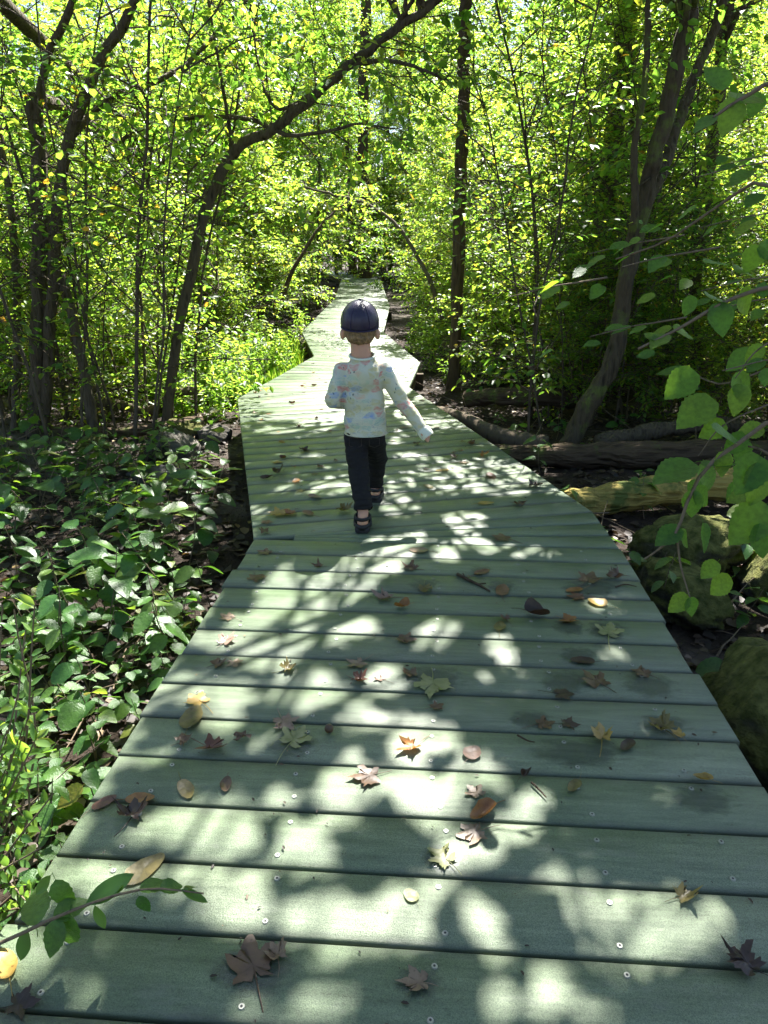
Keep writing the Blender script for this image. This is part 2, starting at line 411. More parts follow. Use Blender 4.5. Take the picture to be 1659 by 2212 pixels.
# screws in the near planks: two on each joist line, a pale washer head with a dark square recess
bm = bmesh.new(); bmesh.ops.create_cone(bm, cap_ends=True, segments=10, radius1=.0056, radius2=.0048, depth=.0020)
bmesh.ops.create_cone(bm, cap_ends=True, segments=6, radius1=.0022, radius2=.0022, depth=.0024, matrix=Matrix.Translation((0, 0, .0002)))
screw_me = mesh_bm("screw", bm)
screw_me.materials.append(MATS["screw_steel"]); screw_me.materials.append(MATS["screw_recess"])
for p in screw_me.polygons: p.material_index = 1 if len(p.vertices) <= 6 and p.center.xy.length < .0023 else 0
for i, o in enumerate(nearA[:17]):
    for cx_ in (.13, .435, .735, 1.04, 1.28):
        for s in (-.042, .042):
            if cx_ > 1.2 and rng.random() < .25: continue
            sc = link("screw", screw_me, None, o)
            sc.location = (cx_ - WA / 2 + rng.uniform(-.012, .012), s + rng.uniform(-.008, .008), .0012)

# ------------------------------------------------------------------ foliage machinery
TPL = np.array([(0, 0, 0), (.30, .27, .06), (.68, .23, .05), (1, 0, -.10), (.68, -.23, .05), (.30, -.27, .06)])
def leaf_cloud(pos, ax, nr, size, width=1.0):
    """six-point folded leaves -> V, Q"""
    ax = norm(ax); nr = norm(nr - ax * (nr * ax).sum(1, keepdims=True)); sd = np.cross(nr, ax)
    s = size[:, None, None]
    V = pos[:, None, :] + s * (TPL[None, :, 0:1] * ax[:, None] + width * TPL[None, :, 1:2] * sd[:, None] + TPL[None, :, 2:3] * nr[:, None])
    n = len(pos); b = (np.arange(n) * 6)[:, None]
    Q = np.concatenate([b + np.array([0, 3, 2, 1]), b + np.array([0, 5, 4, 3])], 1).reshape(-1, 4)
    return V.reshape(-1, 3), Q
def walk_path(rg, p, d, length, n, up=0.0, wob=.15):
    p = np.array(p, float); d = np.array(d, float); d /= np.linalg.norm(d); out = [p.copy()]
    for _ in range(n):
        d = d + rg.normal(0, wob, 3) + np.array([0, 0, up]); d /= np.linalg.norm(d)
        p = p + d * length / n; out.append(p.copy())
    return np.array(out)
def sample(path, t):
    x = t * (len(path) - 1); i = min(int(x), len(path) - 2); f = x - i
    return path[i] * (1 - f) + path[i + 1] * f, path[i + 1] - path[i]
def twig_leaves(rg, path, n, lsize, P, A, Nn, S, t0=.1, droop=.25):
    for j in range(n):
        t = t0 + (1 - t0) * (j + rg.random()) / n
        p, d = sample(path, min(t, .999)); d = d / max(np.linalg.norm(d), 1e-6)
        side = np.cross(d, [0, 0, 1]); side /= max(np.linalg.norm(side), 1e-6)
        a = d * rg.uniform(.2, .9) + side * (1 if j % 2 else -1) * rg.uniform(.5, 1.1) + rg.normal(0, .2, 3); a[2] -= droop * rg.random() * 1.6
        P.append(p + a * .02); A.append(a); Nn.append(np.array([0, 0, 1.0]) + rg.normal(0, .38, 3)); S.append(lsize * rg.uniform(.6, 1.25))
def branch_out(rg, limbs, sub, twigs, nleaf, sublen, twiglen, lsize, start=.2, up=0.0, droop=.25, rsub=.006):
    """limbs: list of paths -> tubes of side branches and twigs, plus leaf arrays"""
    tubes = []; P, A, Nn, S = [], [], [], []
    for lp in limbs:
        L_ = np.linalg.norm(np.diff(lp, axis=0), axis=1).sum()
        for i in range(max(1, int(round(sub * rg.uniform(.8, 1.2))))):
            t = start + (1 - start) * (i + rg.random()) / max(sub, 1); t = min(t, .995)
            p, d = sample(lp, t); d = d / max(np.linalg.norm(d), 1e-6)
            rnd = rg.normal(0, 1, 3); rnd -= d * rnd.dot(d); rnd /= np.linalg.norm(rnd)
            sd = d * rg.uniform(.2, .8) + rnd * rg.uniform(.6, 1.0); sd[2] = sd[2] * .6 + up
            sl_ = sublen * rg.uniform(.5, 1.25) * (1.15 - .55 * t)
            sp = walk_path(rg, p, sd, sl_, 4, up * .1, .16)
            tubes.append((sp, np.linspace(rsub, rsub * .35, 5), 3))
            for k in range(twigs):
                tt = .15 + .85 * (k + rg.random()) / twigs
                q, dd = sample(sp, min(tt, .99)); dd = dd / max(np.linalg.norm(dd), 1e-6)
                r2 = rg.normal(0, 1, 3); r2 -= dd * r2.dot(dd); r2 /= np.linalg.norm(r2); r2[2] *= .45
                tp = walk_path(rg, q, dd * .6 + r2, twiglen * rg.uniform(.5, 1.3), 2, -.03, .14)
                tubes.append((tp, np.array([rsub * .4, rsub * .28, rsub * .15]), 3))
                twig_leaves(rg, tp, nleaf, lsize, P, A, Nn, S, droop=droop)
    return tubes, [np.array(P), np.array(A), np.array(Nn), np.array(S)]
def wood(name, tubes, mat, parent, loc=None):
    V, Q = tube_np(tubes); return link(name, mesh_np(name, V, Q, True), MATS[mat], parent, loc)
def crown(name, arr, mat, parent, rg, width=1.0, stuff=True):
    V, Q = leaf_cloud(*arr, width=width)
    rnd = np.repeat(rg.random(len(arr[0])), 2)
    o = link(name, mesh_np(name, V, Q, False, rnd), MATS[mat], parent)
    if stuff: o["kind"] = "stuff"
    return o

def young_tree(seed, H, r0, clear, nl, ll, elev, sub, twigs, nleaf, lsize, mat="foliage", bark="bark_smooth", lean=0.0, stems=1, name="understory_tree", sublen=.55, spread=0.0):
    rg = np.random.default_rng(seed); root = empty(name)
    tubes, limbs = [], []
    for s in range(stems):
        az = rg.random() * 6.28; d = np.array([math.cos(az) * (lean + spread * rg.uniform(.6, 1)), math.sin(az) * (lean + spread * rg.uniform(.6, 1)), 1.0])
        h = H * rg.uniform(.75, 1.0) if stems > 1 else H
        tp = walk_path(rg, (0.06 * (stems > 1) * math.cos(az), .06 * (stems > 1) * math.sin(az), -.08), d, h, 10, .05, .05)
        rr = r0 * np.linspace(1, .22, 11); rr[0] *= 1.35
        tubes.append((tp, rr, 8 if stems == 1 else 5))
        n = max(3, nl // stems)
        for i in range(n):
            t = clear + (1 - clear) * (i + rg.random()) / n; t = min(t, .98)
            p, _ = sample(tp, t); a = i * 2.4 + rg.random() * .9 + s
            e = elev + rg.normal(0, .18); ln = ll * (1.1 - .65 * t) * rg.uniform(.65, 1.2)
            dd = np.array([math.cos(a) * math.cos(e), math.sin(a) * math.cos(e), math.sin(e)])
            lp = walk_path(rg, p, dd, ln, 5, -.02, .13); limbs.append(lp)
            tubes.append((lp, np.linspace(max(.006, r0 * .32 * (1.1 - t)), .003, 6), 4))
    tb, arr = branch_out(rg, limbs, sub, twigs, nleaf, sublen, .3, lsize, .12)
    wood("trunk", tubes + tb, bark, root); crown("crown", arr, mat, root, rg)
    return root

# ------------------------------------------------------------------ where the canopy has gaps (sun flecks on the deck, traced down the sun's rays)
FLECKS = [  # x, y, rx, ry of sunlit patches on the deck (photo pixels)
 (770,2010,110,85),(860,1990,75,95),(720,1985,60,60),(935,1900,34,34),(1010,1835,82,42),(730,1700,70,42),(860,1690,110,40),(960,1720,70,45),(640,1830,30,24),
 (690,1850,50,44),(480,1815,66,52),(620,1725,34,22),(480,1985,42,60),(560,1960,48,36),(640,1990,48,48),(1050,2000,46,80),(1080,2160,40,36),(1190,2130,38,75),
 (1335,2050,36,70),(1470,2020,20,36),(1320,2190,34,34),(690,2190,95,70),(560,2170,40,28),(1240,1930,34,26),(1435,1720,26,22),(230,1900,110,48),(60,2060,60,46),
 (170,2160,26,40),(350,1790,70,40),(420,1890,30,24),(665,1300,105,36),(570,1395,85,30),(700,1365,55,32),(785,1355,28,24),(760,1275,42,24),(830,1232,40,16),
 (850,1175,40,22),(905,1160,28,16),(965,1195,26,26),(1000,1175,26,12),(580,1420,70,26),(660,1485,85,38),(765,1545,42,54),(850,1560,54,38),(930,1580,72,42),
 (885,1620,46,24),(765,1640,32,28),(490,1500,54,30),(480,1560,50,30),(830,1470,40,30),(900,1730,66,46),(985,1690,54,28),(1040,1660,64,28),(770,1765,38,28),
 (955,1770,32,22),(705,1780,34,26),(930,1385,28,14),(1095,1415,18,28),(955,1355,44,18),(545,1340,60,22),(480,1380,50,20),(400,1480,60,26),(330,1640,36,26),
 (590,1270,36,14),(880,1100,54,18),(830,1080,34,14),(700,1045,60,8),(640,985,70,8),(900,985,60,8),(740,1010,50,8),(980,1010,40,7),(820,955,60,7),(600,930,60,7),
 (1000,1115,60,10),(1330,1410,18,14),(1420,1580,30,22),(705,1245,135,72),(810,1190,105,42),(650,1305,115,42),(1160,1730,50,28),(1100,1780,44,26),(560,1600,30,20),(450,1740,40,22)]
EL = []
for x, y, rx, ry in FLECKS:
    c = at(x, y); zc = c.y * math.cos(PITCH) + CAM_H * math.sin(PITCH)
    kf, ka = (.70, .024) if y > 1780 else (.64, .026) if y > 1500 else (.74, .038)
    EL.append((c.x, c.y, rx * zc / F * kf + ka, max(.035, (at(x, y - ry).y - at(x, y + ry).y) / 2 * kf + ka)))
EL = np.array(EL)
KX, KY = SUN.x / SUN.z, SUN.y / SUN.z
def fbm(x, y, s, z=0.0):
    x = x * s + z * 17.3; y = y * s - z * 5.1; i = np.floor(x); j = np.floor(y); f = x - i; g = y - j
    f = f * f * (3 - 2 * f); g = g * g * (3 - 2 * g)
    h = lambda a, b: np.modf(np.abs(np.sin(a * 127.1 + b * 311.7 + z) * 43758.5453))[0] * 2 - 1
    return ((h(i, j) * (1 - f) + h(i + 1, j) * f) * (1 - g) + (h(i, j + 1) * (1 - f) + h(i + 1, j + 1) * f) * g) * .8
def fleck_keep(P):
    gx = P[:, 0] - KX * P[:, 2]; gy = P[:, 1] - KY * P[:, 2]
    return (((gx[:, None] - EL[None, :, 0]) / EL[None, :, 2]) ** 2 + ((gy[:, None] - EL[None, :, 1]) / EL[None, :, 3]) ** 2).min(1) > 1.0
def canopy_keep(P, rg, level=0.0):
    """True where a canopy leaf stays; drops those that would shade a fleck"""
    gx = P[:, 0] - KX * (P[:, 2] - level); gy = P[:, 1] - KY * (P[:, 2] - level)
    keep = np.ones(len(P), bool)
    q = ((gx[:, None] - EL[None, :, 0]) / EL[None, :, 2]) ** 2 + ((gy[:, None] - EL[None, :, 1]) / EL[None, :, 3]) ** 2
    keep &= q.min(1) > 1.0
    n = fbm(gx, gy, 1.6, 4.0) + .55 * fbm(gx, gy, 4.3, 9.0)
    open_ = np.where(gy > 4.6, .24 + .10 * (gy - 4.6), np.where(gy > 3.2, .02, np.where(gx > .45, -.45, -.30)))           # farther along the walk the sun comes in
    open_ = np.where((gx < -.75) & (gy < 4.6), .48, open_)             # flecks on the plants to the left
    open_ = np.where((gx > 1.1) & (gy < 4.6), -.30, open_)
    open_ = np.where((gy < 1.7) & (gx > -.75), -.85, open_)
    open_ = np.where((gx < -.58) & (gy < 1.75), 1.2, open_)            # sun on the glossy shrub
    open_ = np.where(gy < -.4, -.05, open_)
    keep &= n > open_
    return keep
def overstory(rg, base_path, radii, centre, rad, nl, sub, twigs, nleaf, lsize, extra=()):
    """crown of limbs round `centre`, carried by the trunk path -> tubes, leaves"""
    limbs = []; tubes = []
    top = base_path[-1]
    for i in range(nl):
        u = rg.normal(0, 1, 3); u /= np.linalg.norm(u); u[2] = abs(u[2]) * .45 - .16
        tgt = centre + u * rad * rg.uniform(.55, 1.0)
        p, _ = sample(base_path, rg.uniform(.72, .999))
        lp = spline([p, p * .45 + tgt * .55 + rg.normal(0, .25, 3), tgt], 7); limbs.append(lp)
        tubes.append((lp, np.linspace(radii * .28, .006, 7), 5))
    tb, arr = branch_out(rg, limbs, sub, twigs, nleaf, .95, .42, lsize, .35, rsub=.008)
    return tubes + tb, arr

def place_leaf(parent, me, p, ax, nr, size, mat=None, name="leaf"):
    ax = Vector(ax).normalized(); nr = Vector(nr); nr = (nr - ax * nr.dot(ax)).normalized(); sd = nr.cross(ax)
    o = link(name, me, mat, parent)
    o.matrix_local = Matrix.Translation(p) @ Matrix((ax, sd, nr)).transposed().to_4x4() @ Matrix.Diagonal((size, size, size, 1))
    return o
SINGLE = mesh_np("leaf", TPL, np.array([(0, 3, 2, 1), (0, 5, 4, 3)])); SINGLE.materials.append(MATS["foliage_single"])
def key_tree(name, label, paths, seed, bark="bark", centre=None, rad=2.6, leaf=.09, nl=16, sub=7, twigs=5, nleaf=13, vis=None, group=None, keep=True, mat="foliage", singles=250):
    """paths: list of ([(px,py,distance)...] or Vectors, r0, r1); the first is the main stem"""
    rg = np.random.default_rng(seed); tubes = []; limbs = []
    W = []
    for pts, r0, r1 in paths:
        w = [np.array(at(*p[:2], d=p[2])) if len(p) == 3 and abs(p[0]) > 20 or p[1] > 20 else np.array(p) for p in pts]
        w = spline(w, max(8, 5 * len(w))); n = len(w)
        wob = rg.normal(0, r0 * .18, (n, 3)); w = w + wob * np.linspace(.3, 1, n)[:, None]
        rr = np.linspace(r0, r1, n) * rg.uniform(.93, 1.07, n)
        W.append((w, rr))
    base = W[0][0][0].copy()
    root = empty(name, base); tag(root, label, "tree", group)
    for i, (w, rr) in enumerate(W):
        w = w - base
        if i == 0: rr = rr.copy(); rr[0] *= 1.35; rr[1] *= 1.12
        if w is not None: tubes.append((spline(w, len(w) * 2), np.interp(np.linspace(0, 1, len(w) * 2), np.linspace(0, 1, len(w)), rr), 26 if i < 4 and rr[0] > .03 else 10))
    V, Q = tube_np(tubes); k0 = 0
    for pts, rr, ns in tubes:      # furrowed bark and burls
        m_ = len(pts) * ns; C_ = np.repeat(np.asarray(pts), ns, 0); dv = V[k0:k0 + m_] - C_; rl = np.repeat(rr, ns)
        ang = np.arctan2(dv[:, 1], dv[:, 0]); hz = C_[:, 2]
        rid = fbm(ang * 4.2 + seed, hz * 2.2, 1.0, 2.0) + .6 * fbm(ang * 9.5, hz * 5.5, 1.0, 5.0); lump = fbm(ang * 1.1, hz * 1.7 + seed, 1.0, 8.0)
        V[k0:k0 + m_] = C_ + dv * (1 + .12 * rid + .10 * lump)[:, None]; k0 += m_
    link("trunk", mesh_np("trunk", V, Q, True), MATS[bark], root)
    btubes = []; arrs = []
    if centre is not None:
        c = np.array(centre) - base
        tb, arr = overstory(rg, W[0][0] - base, W[0][1][-1] * 2.2 + .01, c, rad, nl, sub, twigs, nleaf, leaf)
        k = canopy_keep(arr[0] + norm(arr[1]) * arr[3][:, None] * .5 + base, rg) if keep else np.ones(len(arr[0]), bool)
        arrs.append([a[k] for a in arr])
        # twigs that would cross an open gap go too
        if keep:
            ke = canopy_keep(np.array([t[0][-1] for t in tb]) + base, rg) & canopy_keep(np.array([t[0][0] for t in tb]) + base, rg)
            tb2 = [t for t, k_ in zip(tb, ke) if k_ or t[1][0] > .0085]
        else: tb2 = tb
        btubes += tb2
    if vis is not None:   # leafy boughs in view along the given stems: (path index, start, sub, twigs, nleaf, sublen, leaf)
        for (pi, st, sub_, tw_, nlf, sln, lf) in vis:
            tb, arr = branch_out(rg, [W[pi][0] - base], sub_, tw_, nlf, sln, .38, lf, st, droop=.6)
            k = fleck_keep(arr[0] + norm(arr[1]) * arr[3][:, None] * .5 + base); btubes += tb; arrs.append([a[k] for a in arr])
    if btubes: wood("branches", btubes, bark, root)
    if arrs:
        arr = [np.concatenate([a[i] for a in arrs]) for i in range(4)]
        w = arr[0] + base - np.array([0, 0, CAM_H]); zc = w @ np.array(FWD); zs = np.maximum(zc, .1)   # the leaves that show largest become objects of their own
        seen_ = (np.abs(w[:, 0] / zs * F) < 815) & (np.abs((w @ np.array(UPV)) / zs * F) < 1095) & (zc > .5) & (zc < 9)
        pick = np.where(seen_)[0]; pick = pick[np.argsort(-(arr[3][pick] / zs[pick]))][:singles]
        for i in pick: place_leaf(root, SINGLE, Vector(arr[0][i]), arr[1][i], arr[2][i], arr[3][i])
        rest_ = np.ones(len(arr[0]), bool); rest_[pick] = False
        crown("crown", [a[rest_] for a in arr], mat, root, rg)
    return root, W

# main trees, read off the photograph: (x, y, distance)
leaning, LW = key_tree("leaning_tree", "slim bent tree left of the boardwalk arching rightward over the path",
    [([(358, 945, 5.75), (372, 800, 5.75), (415, 580, 5.7), (450, 440, 5.65), (508, 325, 5.6), (590, 280, 5.55), (700, 188, 5.5), (770, 130, 5.5), (850, 65, 5.5), (945, 0, 5.5), (1060, -120, 5.6), (1150, -330, 5.9)], .044, .020),
     ([(640, 235, 5.53), (590, 275, 5.6), (540, 258, 5.7), (430, 252, 5.9), (330, 275, 6.2), (210, 330, 6.5)], .02, .008),
     ([(585, 268, 5.56), (620, 292, 5.5), (700, 285, 5.4), (780, 268, 5.35), (850, 280, 5.3)], .017, .005),
     ([(765, 138, 5.5), (830, 130, 5.45), (890, 142, 5.4), (945, 165, 5.4), (985, 180, 5.5)], .018, .005),
     ([(690, 195, 5.5), (600, 235, 5.6), (560, 150, 5.8), (540, 0, 6.0)], .014, .006),
     ([(503, 325, 5.6), (490, 240, 5.55), (465, 90, 5.5), (440, -60, 5.5)], .014, .008)],
    11, "bark", centre=(.2, 4.7, 4.6), rad=2.1, leaf=.09, nl=28, sub=7, twigs=5, nleaf=13,
    vis=[(0, .42, 22, 4, 7, .75, .075), (1, .2, 9, 4, 8, .6, .07), (2, .2, 7, 4, 8, .5, .065), (3, .1, 7, 4, 9, .5, .065), (4, .3, 8, 4, 8, .55, .07), (5, .3, 7, 4, 8, .5, .07)])
left_tree, _ = key_tree("multi_stem_tree", "thick dark tree with several stems at the left edge of the picture",
    [([(70, 985, 5.4), (82, 800, 5.4), (85, 600, 5.4), (82, 400, 5.4), (75, 200, 5.4), (60, 60, 5.4), (20, -150, 5.5), (-30, -330, 5.6)], .064, .036),
     ([(90, 960, 5.45), (110, 720, 5.35), (122, 470, 5.3), (150, 300, 5.25), (215, 140, 5.2), (300, -10, 5.2), (400, -200, 5.3)], .044, .025),
     ([(75, 330, 5.4), (95, 150, 5.3), (150, 20, 5.2), (220, -120, 5.2)], .03, .018),
     ([(205, 950, 5.2), (190, 850, 5.25), (160, 700, 5.3), (125, 560, 5.4), (95, 430, 5.4)], .045, .025),
     ([(30, 960, 5.5), (38, 700, 5.6), (20, 420, 5.7), (-40, 100, 5.8)], .034, .022),
     ([(150, 300, 5.25), (235, 215, 5.5), (380, 155, 5.8), (480, 60, 6.2), (560, -30, 6.5)], .026, .010)],
    12, "bark", centre=(-2.0, 5.7, 4.9), rad=2.2, leaf=.095, nl=20, sub=7, twigs=5, nleaf=13,
    vis=[(1, .35, 16, 4, 7, .8, .075), (5, .15, 14, 4, 8, .7, .07), (0, .45, 12, 4, 7, .7, .07)])
post_tree, _ = key_tree("straight_tree", "straight dark slender trunk beside the boardwalk right of the child",
    [([(978, 850, 7.6), (985, 700, 7.6), (992, 450, 7.6), (1000, 250, 7.6), (1003, 60, 7.6), (1006, -200, 7.7), (1000, -350, 7.8)], .066, .048)],
    13, "bark_dark", centre=(.9, 6.9, 5.4), rad=2.1, leaf=.10, nl=24, sub=7, twigs=5, nleaf=13,
    vis=[(0, .45, 8, 3, 8, .6, .065)])
mossy_tree, _ = key_tree("mossy_tree", "large rough trunk with mossy leaning foot and forked stems right of the deck",
    [([(1222, 985, 4.95), (1262, 890, 5.0), (1318, 790, 5.05), (1342, 680, 5.1), (1362, 560, 5.1), (1392, 430, 5.1), (1430, 280, 5.1), (1468, 120, 5.1), (1500, -20, 5.1), (1540, -180, 5.2), (1560, -360, 5.3)], .068, .038),
     ([(1392, 440, 5.1), (1425, 380, 5.2), (1462, 270, 5.4), (1515, 130, 5.6), (1580, -40, 5.8)], .045, .028),
     ([(1362, 560, 5.1), (1372, 450, 5.0), (1370, 330, 5.0), (1395, 150, 5.0), (1400, -50, 5.0)], .03, .015)],
    14, "bark_mossy", centre=(1.4, 4.45, 4.7), rad=2.1, leaf=.095, nl=38, sub=7, twigs=5, nleaf=13,
    vis=[(1, .25, 10, 4, 7, .6, .07), (2, .3, 8, 4, 7, .5, .07)])
back_tree, _ = key_tree("upright_tree", "upright grey trunk standing behind the forked mossy tree",
    [([(1285, 820, 7.6), (1300, 560, 7.6), (1322, 330, 7.6), (1345, 120, 7.6), (1358, -60, 7.6), (1380, -500, 7.9)], .095, .07)],
    15, "bark", centre=(3.8, 9.2, 7.6), rad=2.7, leaf=.09, nl=16, sub=7, twigs=5, nleaf=12, vis=[(0, .45, 8, 4, 7, .7, .07)])
key_tree("broad_tree", "dark trunk at the right edge half hidden by hanging leaves",
    [([(1510, 800, 7.0), (1505, 600, 7.0), (1530, 380, 7.0), (1560, 120, 7.0), (1580, -200, 7.2)], .06, .04)],
    16, "bark", centre=(3.7, 5.9, 5.3), rad=2.1, leaf=.09, nl=12, sub=6, twigs=5, nleaf=12)
key_tree("far_trunk_tree", "thick dark trunk standing where the boardwalk turns out of sight",
    [([(788, 600, 25), (787, 480, 25), (784, 300, 25), (790, 0, 25), (800, -160, 25)], .20, .13)], 17, "bark_dark", centre=(-.6, 25, 11), rad=3.5, nl=10, sub=6, twigs=4, nleaf=10, leaf=.14, keep=False)
key_tree("far_trunk_tree", "thinner dark trunk just left of the thick one at the far bend",
    [([(762, 592, 27), (758, 480, 27), (752, 350, 27), (735, 150, 27)], .12, .07)], 18, "bark_dark", centre=(-1.6, 27, 10), rad=2.5, nl=8, sub=6, twigs=4, nleaf=10, leaf=.14, keep=False)
key_tree("arching_sapling", "pale bare stem arching leftward over the far boardwalk",
    [([(955, 690, 9.5), (930, 610, 9.6), (905, 560, 9.8), (860, 490, 10), (800, 445, 10.3), (720, 420, 10.6), (660, 405, 11)], .030, .014)], 19, "bark_smooth",
    vis=[(0, .5, 9, 4, 9, .7, .06)], mat="foliage_light")
key_tree("arching_sapling", "dark thin stem leaning right above the left bank",
    [([(610, 640, 11), (640, 570, 11), (700, 480, 11.3), (760, 430, 11.6)], .035, .012)], 20, "bark_dark", vis=[(0, .4, 8, 4, 9, .7, .06)], mat="foliage_light")

# ------------------------------------------------------------------ thicket: young trees and shrubs, copied
PROTO = [young_tree(31, 5.2, .030, .08, 34, 1.5, .30, 7, 5, 12, .058, "foliage_light"),
         young_tree(32, 6.2, .038, .10, 36, 1.7, .35, 7, 5, 12, .062, "foliage"),
         young_tree(33, 4.2, .022, .05, 30, 1.3, .25, 7, 5, 12, .054, "foliage_light"),
         young_tree(34, 3.0, .014, .08, 34, .8, .45, 5, 4, 11, .055, "foliage", stems=5, name="understory_shrub", spread=.35),
         young_tree(35, 2.2, .010, .10, 30, .6, .45, 5, 4, 11, .052, "foliage_light", stems=6, name="understory_shrub", spread=.45, sublen=.4),
         young_tree(36, 9.5, .06, .06, 46, 2.3, .35, 8, 5, 13, .070, "foliage_light", sublen=.8)]
def near_walk(x, y, m):
    if y < PL.y: return abs(x) < .8 + m
    for k in range(len(L) - 1):
        if min(L[k].y, L[k+1].y) - .5 <= y <= max(L[k].y, L[k+1].y) + .5:
            lo = min(L[k].x, L[k + 1].x) - m; hi = max(Rr[k].x, Rr[k + 1].x) + m
            if lo < x < hi: return True
    return False
rg = np.random.default_rng(77); placed = []; used = [False] * 6
def put(x, y, kind, s, label, group, name=None):
    p = PROTO[kind]
    if not used[kind]: used[kind] = True; o = p
    else: o = copy_tree(p)
    o.location = (x, y, gz(x, y)); o.rotation_euler = (0, 0, rg.random() * 6.28); o.scale = (s, s, s)
    tag(o, label, "tree" if kind < 3 or kind == 5 else "shrub", group); placed.append((x, y))
def scatter(n, y0, y1, spacing, kinds, smin, smax, hw, m, xcond=None):
    c = 0; tries = 0
    while c < n and tries < 6000:
        tries += 1
        y = math.sqrt(rg.uniform(y0 * y0, y1 * y1)); x = rg.uniform(-1, 1) * (hw * y + 1.0)
        if near_walk(x, y, m) or any((x - a) ** 2 + (y - b) ** 2 < spacing ** 2 for a, b in placed): continue
        if xcond and not xcond(x, y): continue
        k = int(rg.choice(kinds)); side = "left" if x < 0 else "right"
        z = "near" if y < 10 else ("middle" if y < 17 else "far")
        nm = "slender leafy tree" if k < 3 or k == 5 else "low leafy shrub"
        where = {"near": f"in the sunlit thicket close on the {side} of boardwalk", "middle": f"in the bright thicket {side} of the boardwalk",
                 "far": f"in the far wood on the {side} side behind the thicket"}[z]
        put(x, y, k, rg.uniform(smin, smax), f"{nm} {where}", f"{'trees' if k < 3 or k == 5 else 'shrubs'} of the {z} thicket on the {side}"); c += 1
scatter(20, 5.9, 8.2, .75, [3, 4, 3, 4, 2], .65, .95, .62, 1.1, lambda x, y: x < -1.9 or x > 1.6)
scatter(20, 7.5, 10.5, .95, [3, 4, 3, 2], .7, 1.0, .62, .9)
scatter(34, 10, 15, 1.0, [0, 1, 2, 3, 4], .8, 1.1, .60, .9)
scatter(46, 15, 24, 1.15, [0, 1, 5, 2, 3], .8, 1.1, .58, .8)
scatter(44, 24, 40, 1.6, [5, 5, 1], .9, 1.25, .58, .6)
# trees closing the view beyond the last bend, and boughs leaning over the walk
for x, y, k, s in [(-1.9, 30, 5, 1.0), (.3, 31, 5, 1.1), (1.6, 29, 5, 1.0), (-.8, 34, 5, 1.25), (2.6, 32, 5, 1.1), (-3.2, 33, 5, 1.1), (1.0, 36, 5, 1.3), (-2.2, 38, 5, 1.3), (.2, 27.5, 4, 1.5), (-.9, 29, 3, 1.6), (-1.4, 31, 3, 1.8), (.1, 29.5, 3, 1.6), (1.4, 26, 3, 1.2), (-2.6, 27, 3, 1.5)]:
    put(x, y, k, s, "leafy tree closing the view where the boardwalk ends" if k < 3 or k == 5 else "leafy shrub closing the view where the boardwalk ends", "trees closing the far view" if k < 3 or k == 5 else "shrubs closing the far view")
for x, y, k, s in [(1.35, 12.6, 2, .95), (-2.1, 12.9, 0, .95), (1.55, 15.5, 0, 1.05), (-1.5, 17.0, 1, 1.05), (1.5, 19, 1, 1.2), (-2.2, 20.5, 0, 1.3), (1.4, 10.2, 2, .8)]:
    put(x, y, k, s, f"leafy tree whose boughs overhang the {'left' if x < 0 else 'right'} edge of the far boardwalk", f"trees overhanging the far boardwalk on the {'left' if x < 0 else 'right'}")

for x, y, k, s in [(3.1, 4.7, 4, .75), (3.7, 5.3, 3, .7), (2.6, 5.5, 4, .7), (2.2, 6.3, 3, .65), (2.9, 3.9, 4, .55)]:
    put(x, y, k, s, "shaded bushy shrub behind the hanging leaves at the right edge", "shrubs behind the right branch")
# thin bare saplings with few leaves
def sapling(seed, H, r, bend, nleafy):
    rg2 = np.random.default_rng(seed); root = empty("thin_sapling")
    az = rg2.random() * 6.28
    tp = walk_path(rg2, (0, 0, -.05), (math.cos(az) * bend, math.sin(az) * bend, 1), H, 12, .02, .055)
    tb = []; arrs = []
    lim = [walk_path(rg2, sample(tp, t)[0], np.array([rg2.normal(), rg2.normal(), .9]), rg2.uniform(.4, 1.1), 4, .02, .12) for t in rg2.uniform(.12, .95, nleafy)]
    tb, arr = branch_out(rg2, lim, 3, 2, 5, .3, .25, .062, .2, rsub=.004)
    wood("trunk", [(tp, np.linspace(r, r * .35, 13), 6)] + [(l, np.linspace(.006, .003, 5), 4) for l in lim] + tb, "bark", root); crown("leaves", arr, "foliage", root, rg2)
    return root
SAP = [sapling(51, 3.6, .012, .12, 13), sapling(52, 4.2, .016, .18, 14), sapling(53, 3.0, .009, .30, 12), sapling(54, 3.8, .010, .06, 12)]
sused = [False] * 4
SPOTS = [(225, 900, 5.2), (285, 960, 5.0), (325, 920, 5.6), (330, 1010, 4.7), (265, 880, 6.2), (150, 930, 5.8), (380, 900, 6.2), (20, 980, 5.0), (120, 1010, 4.7), (400, 880, 6.4), (240, 840, 7.2), (440, 840, 7.0), (60, 870, 6.6),
         (1150, 860, 6.6), (1175, 920, 5.8), (1205, 850, 6.9), (1135, 980, 5.0), (1250, 830, 7.2), (1100, 800, 8.0), (1215, 900, 6.2), (1300, 870, 6.6), (1080, 760, 9.0), (1160, 780, 8.6), (1420, 880, 6.4), (1350, 830, 7.4), (1050, 730, 10), (1030, 760, 9.2), (175, 960, 5.0), (345, 880, 6.6), (310, 860, 6.0), (100, 900, 6.2), (255, 930, 5.4), (420, 900, 5.9), (10, 900, 6.0), (1270, 900, 6.0), (1190, 870, 6.4), (1240, 780, 8.0), (1320, 800, 7.8), (1130, 830, 7.4), (1400, 820, 7.0), (1470, 860, 6.6), (1120, 750, 9.0), (1285, 870, 6.3), (1330, 900, 6.0)]
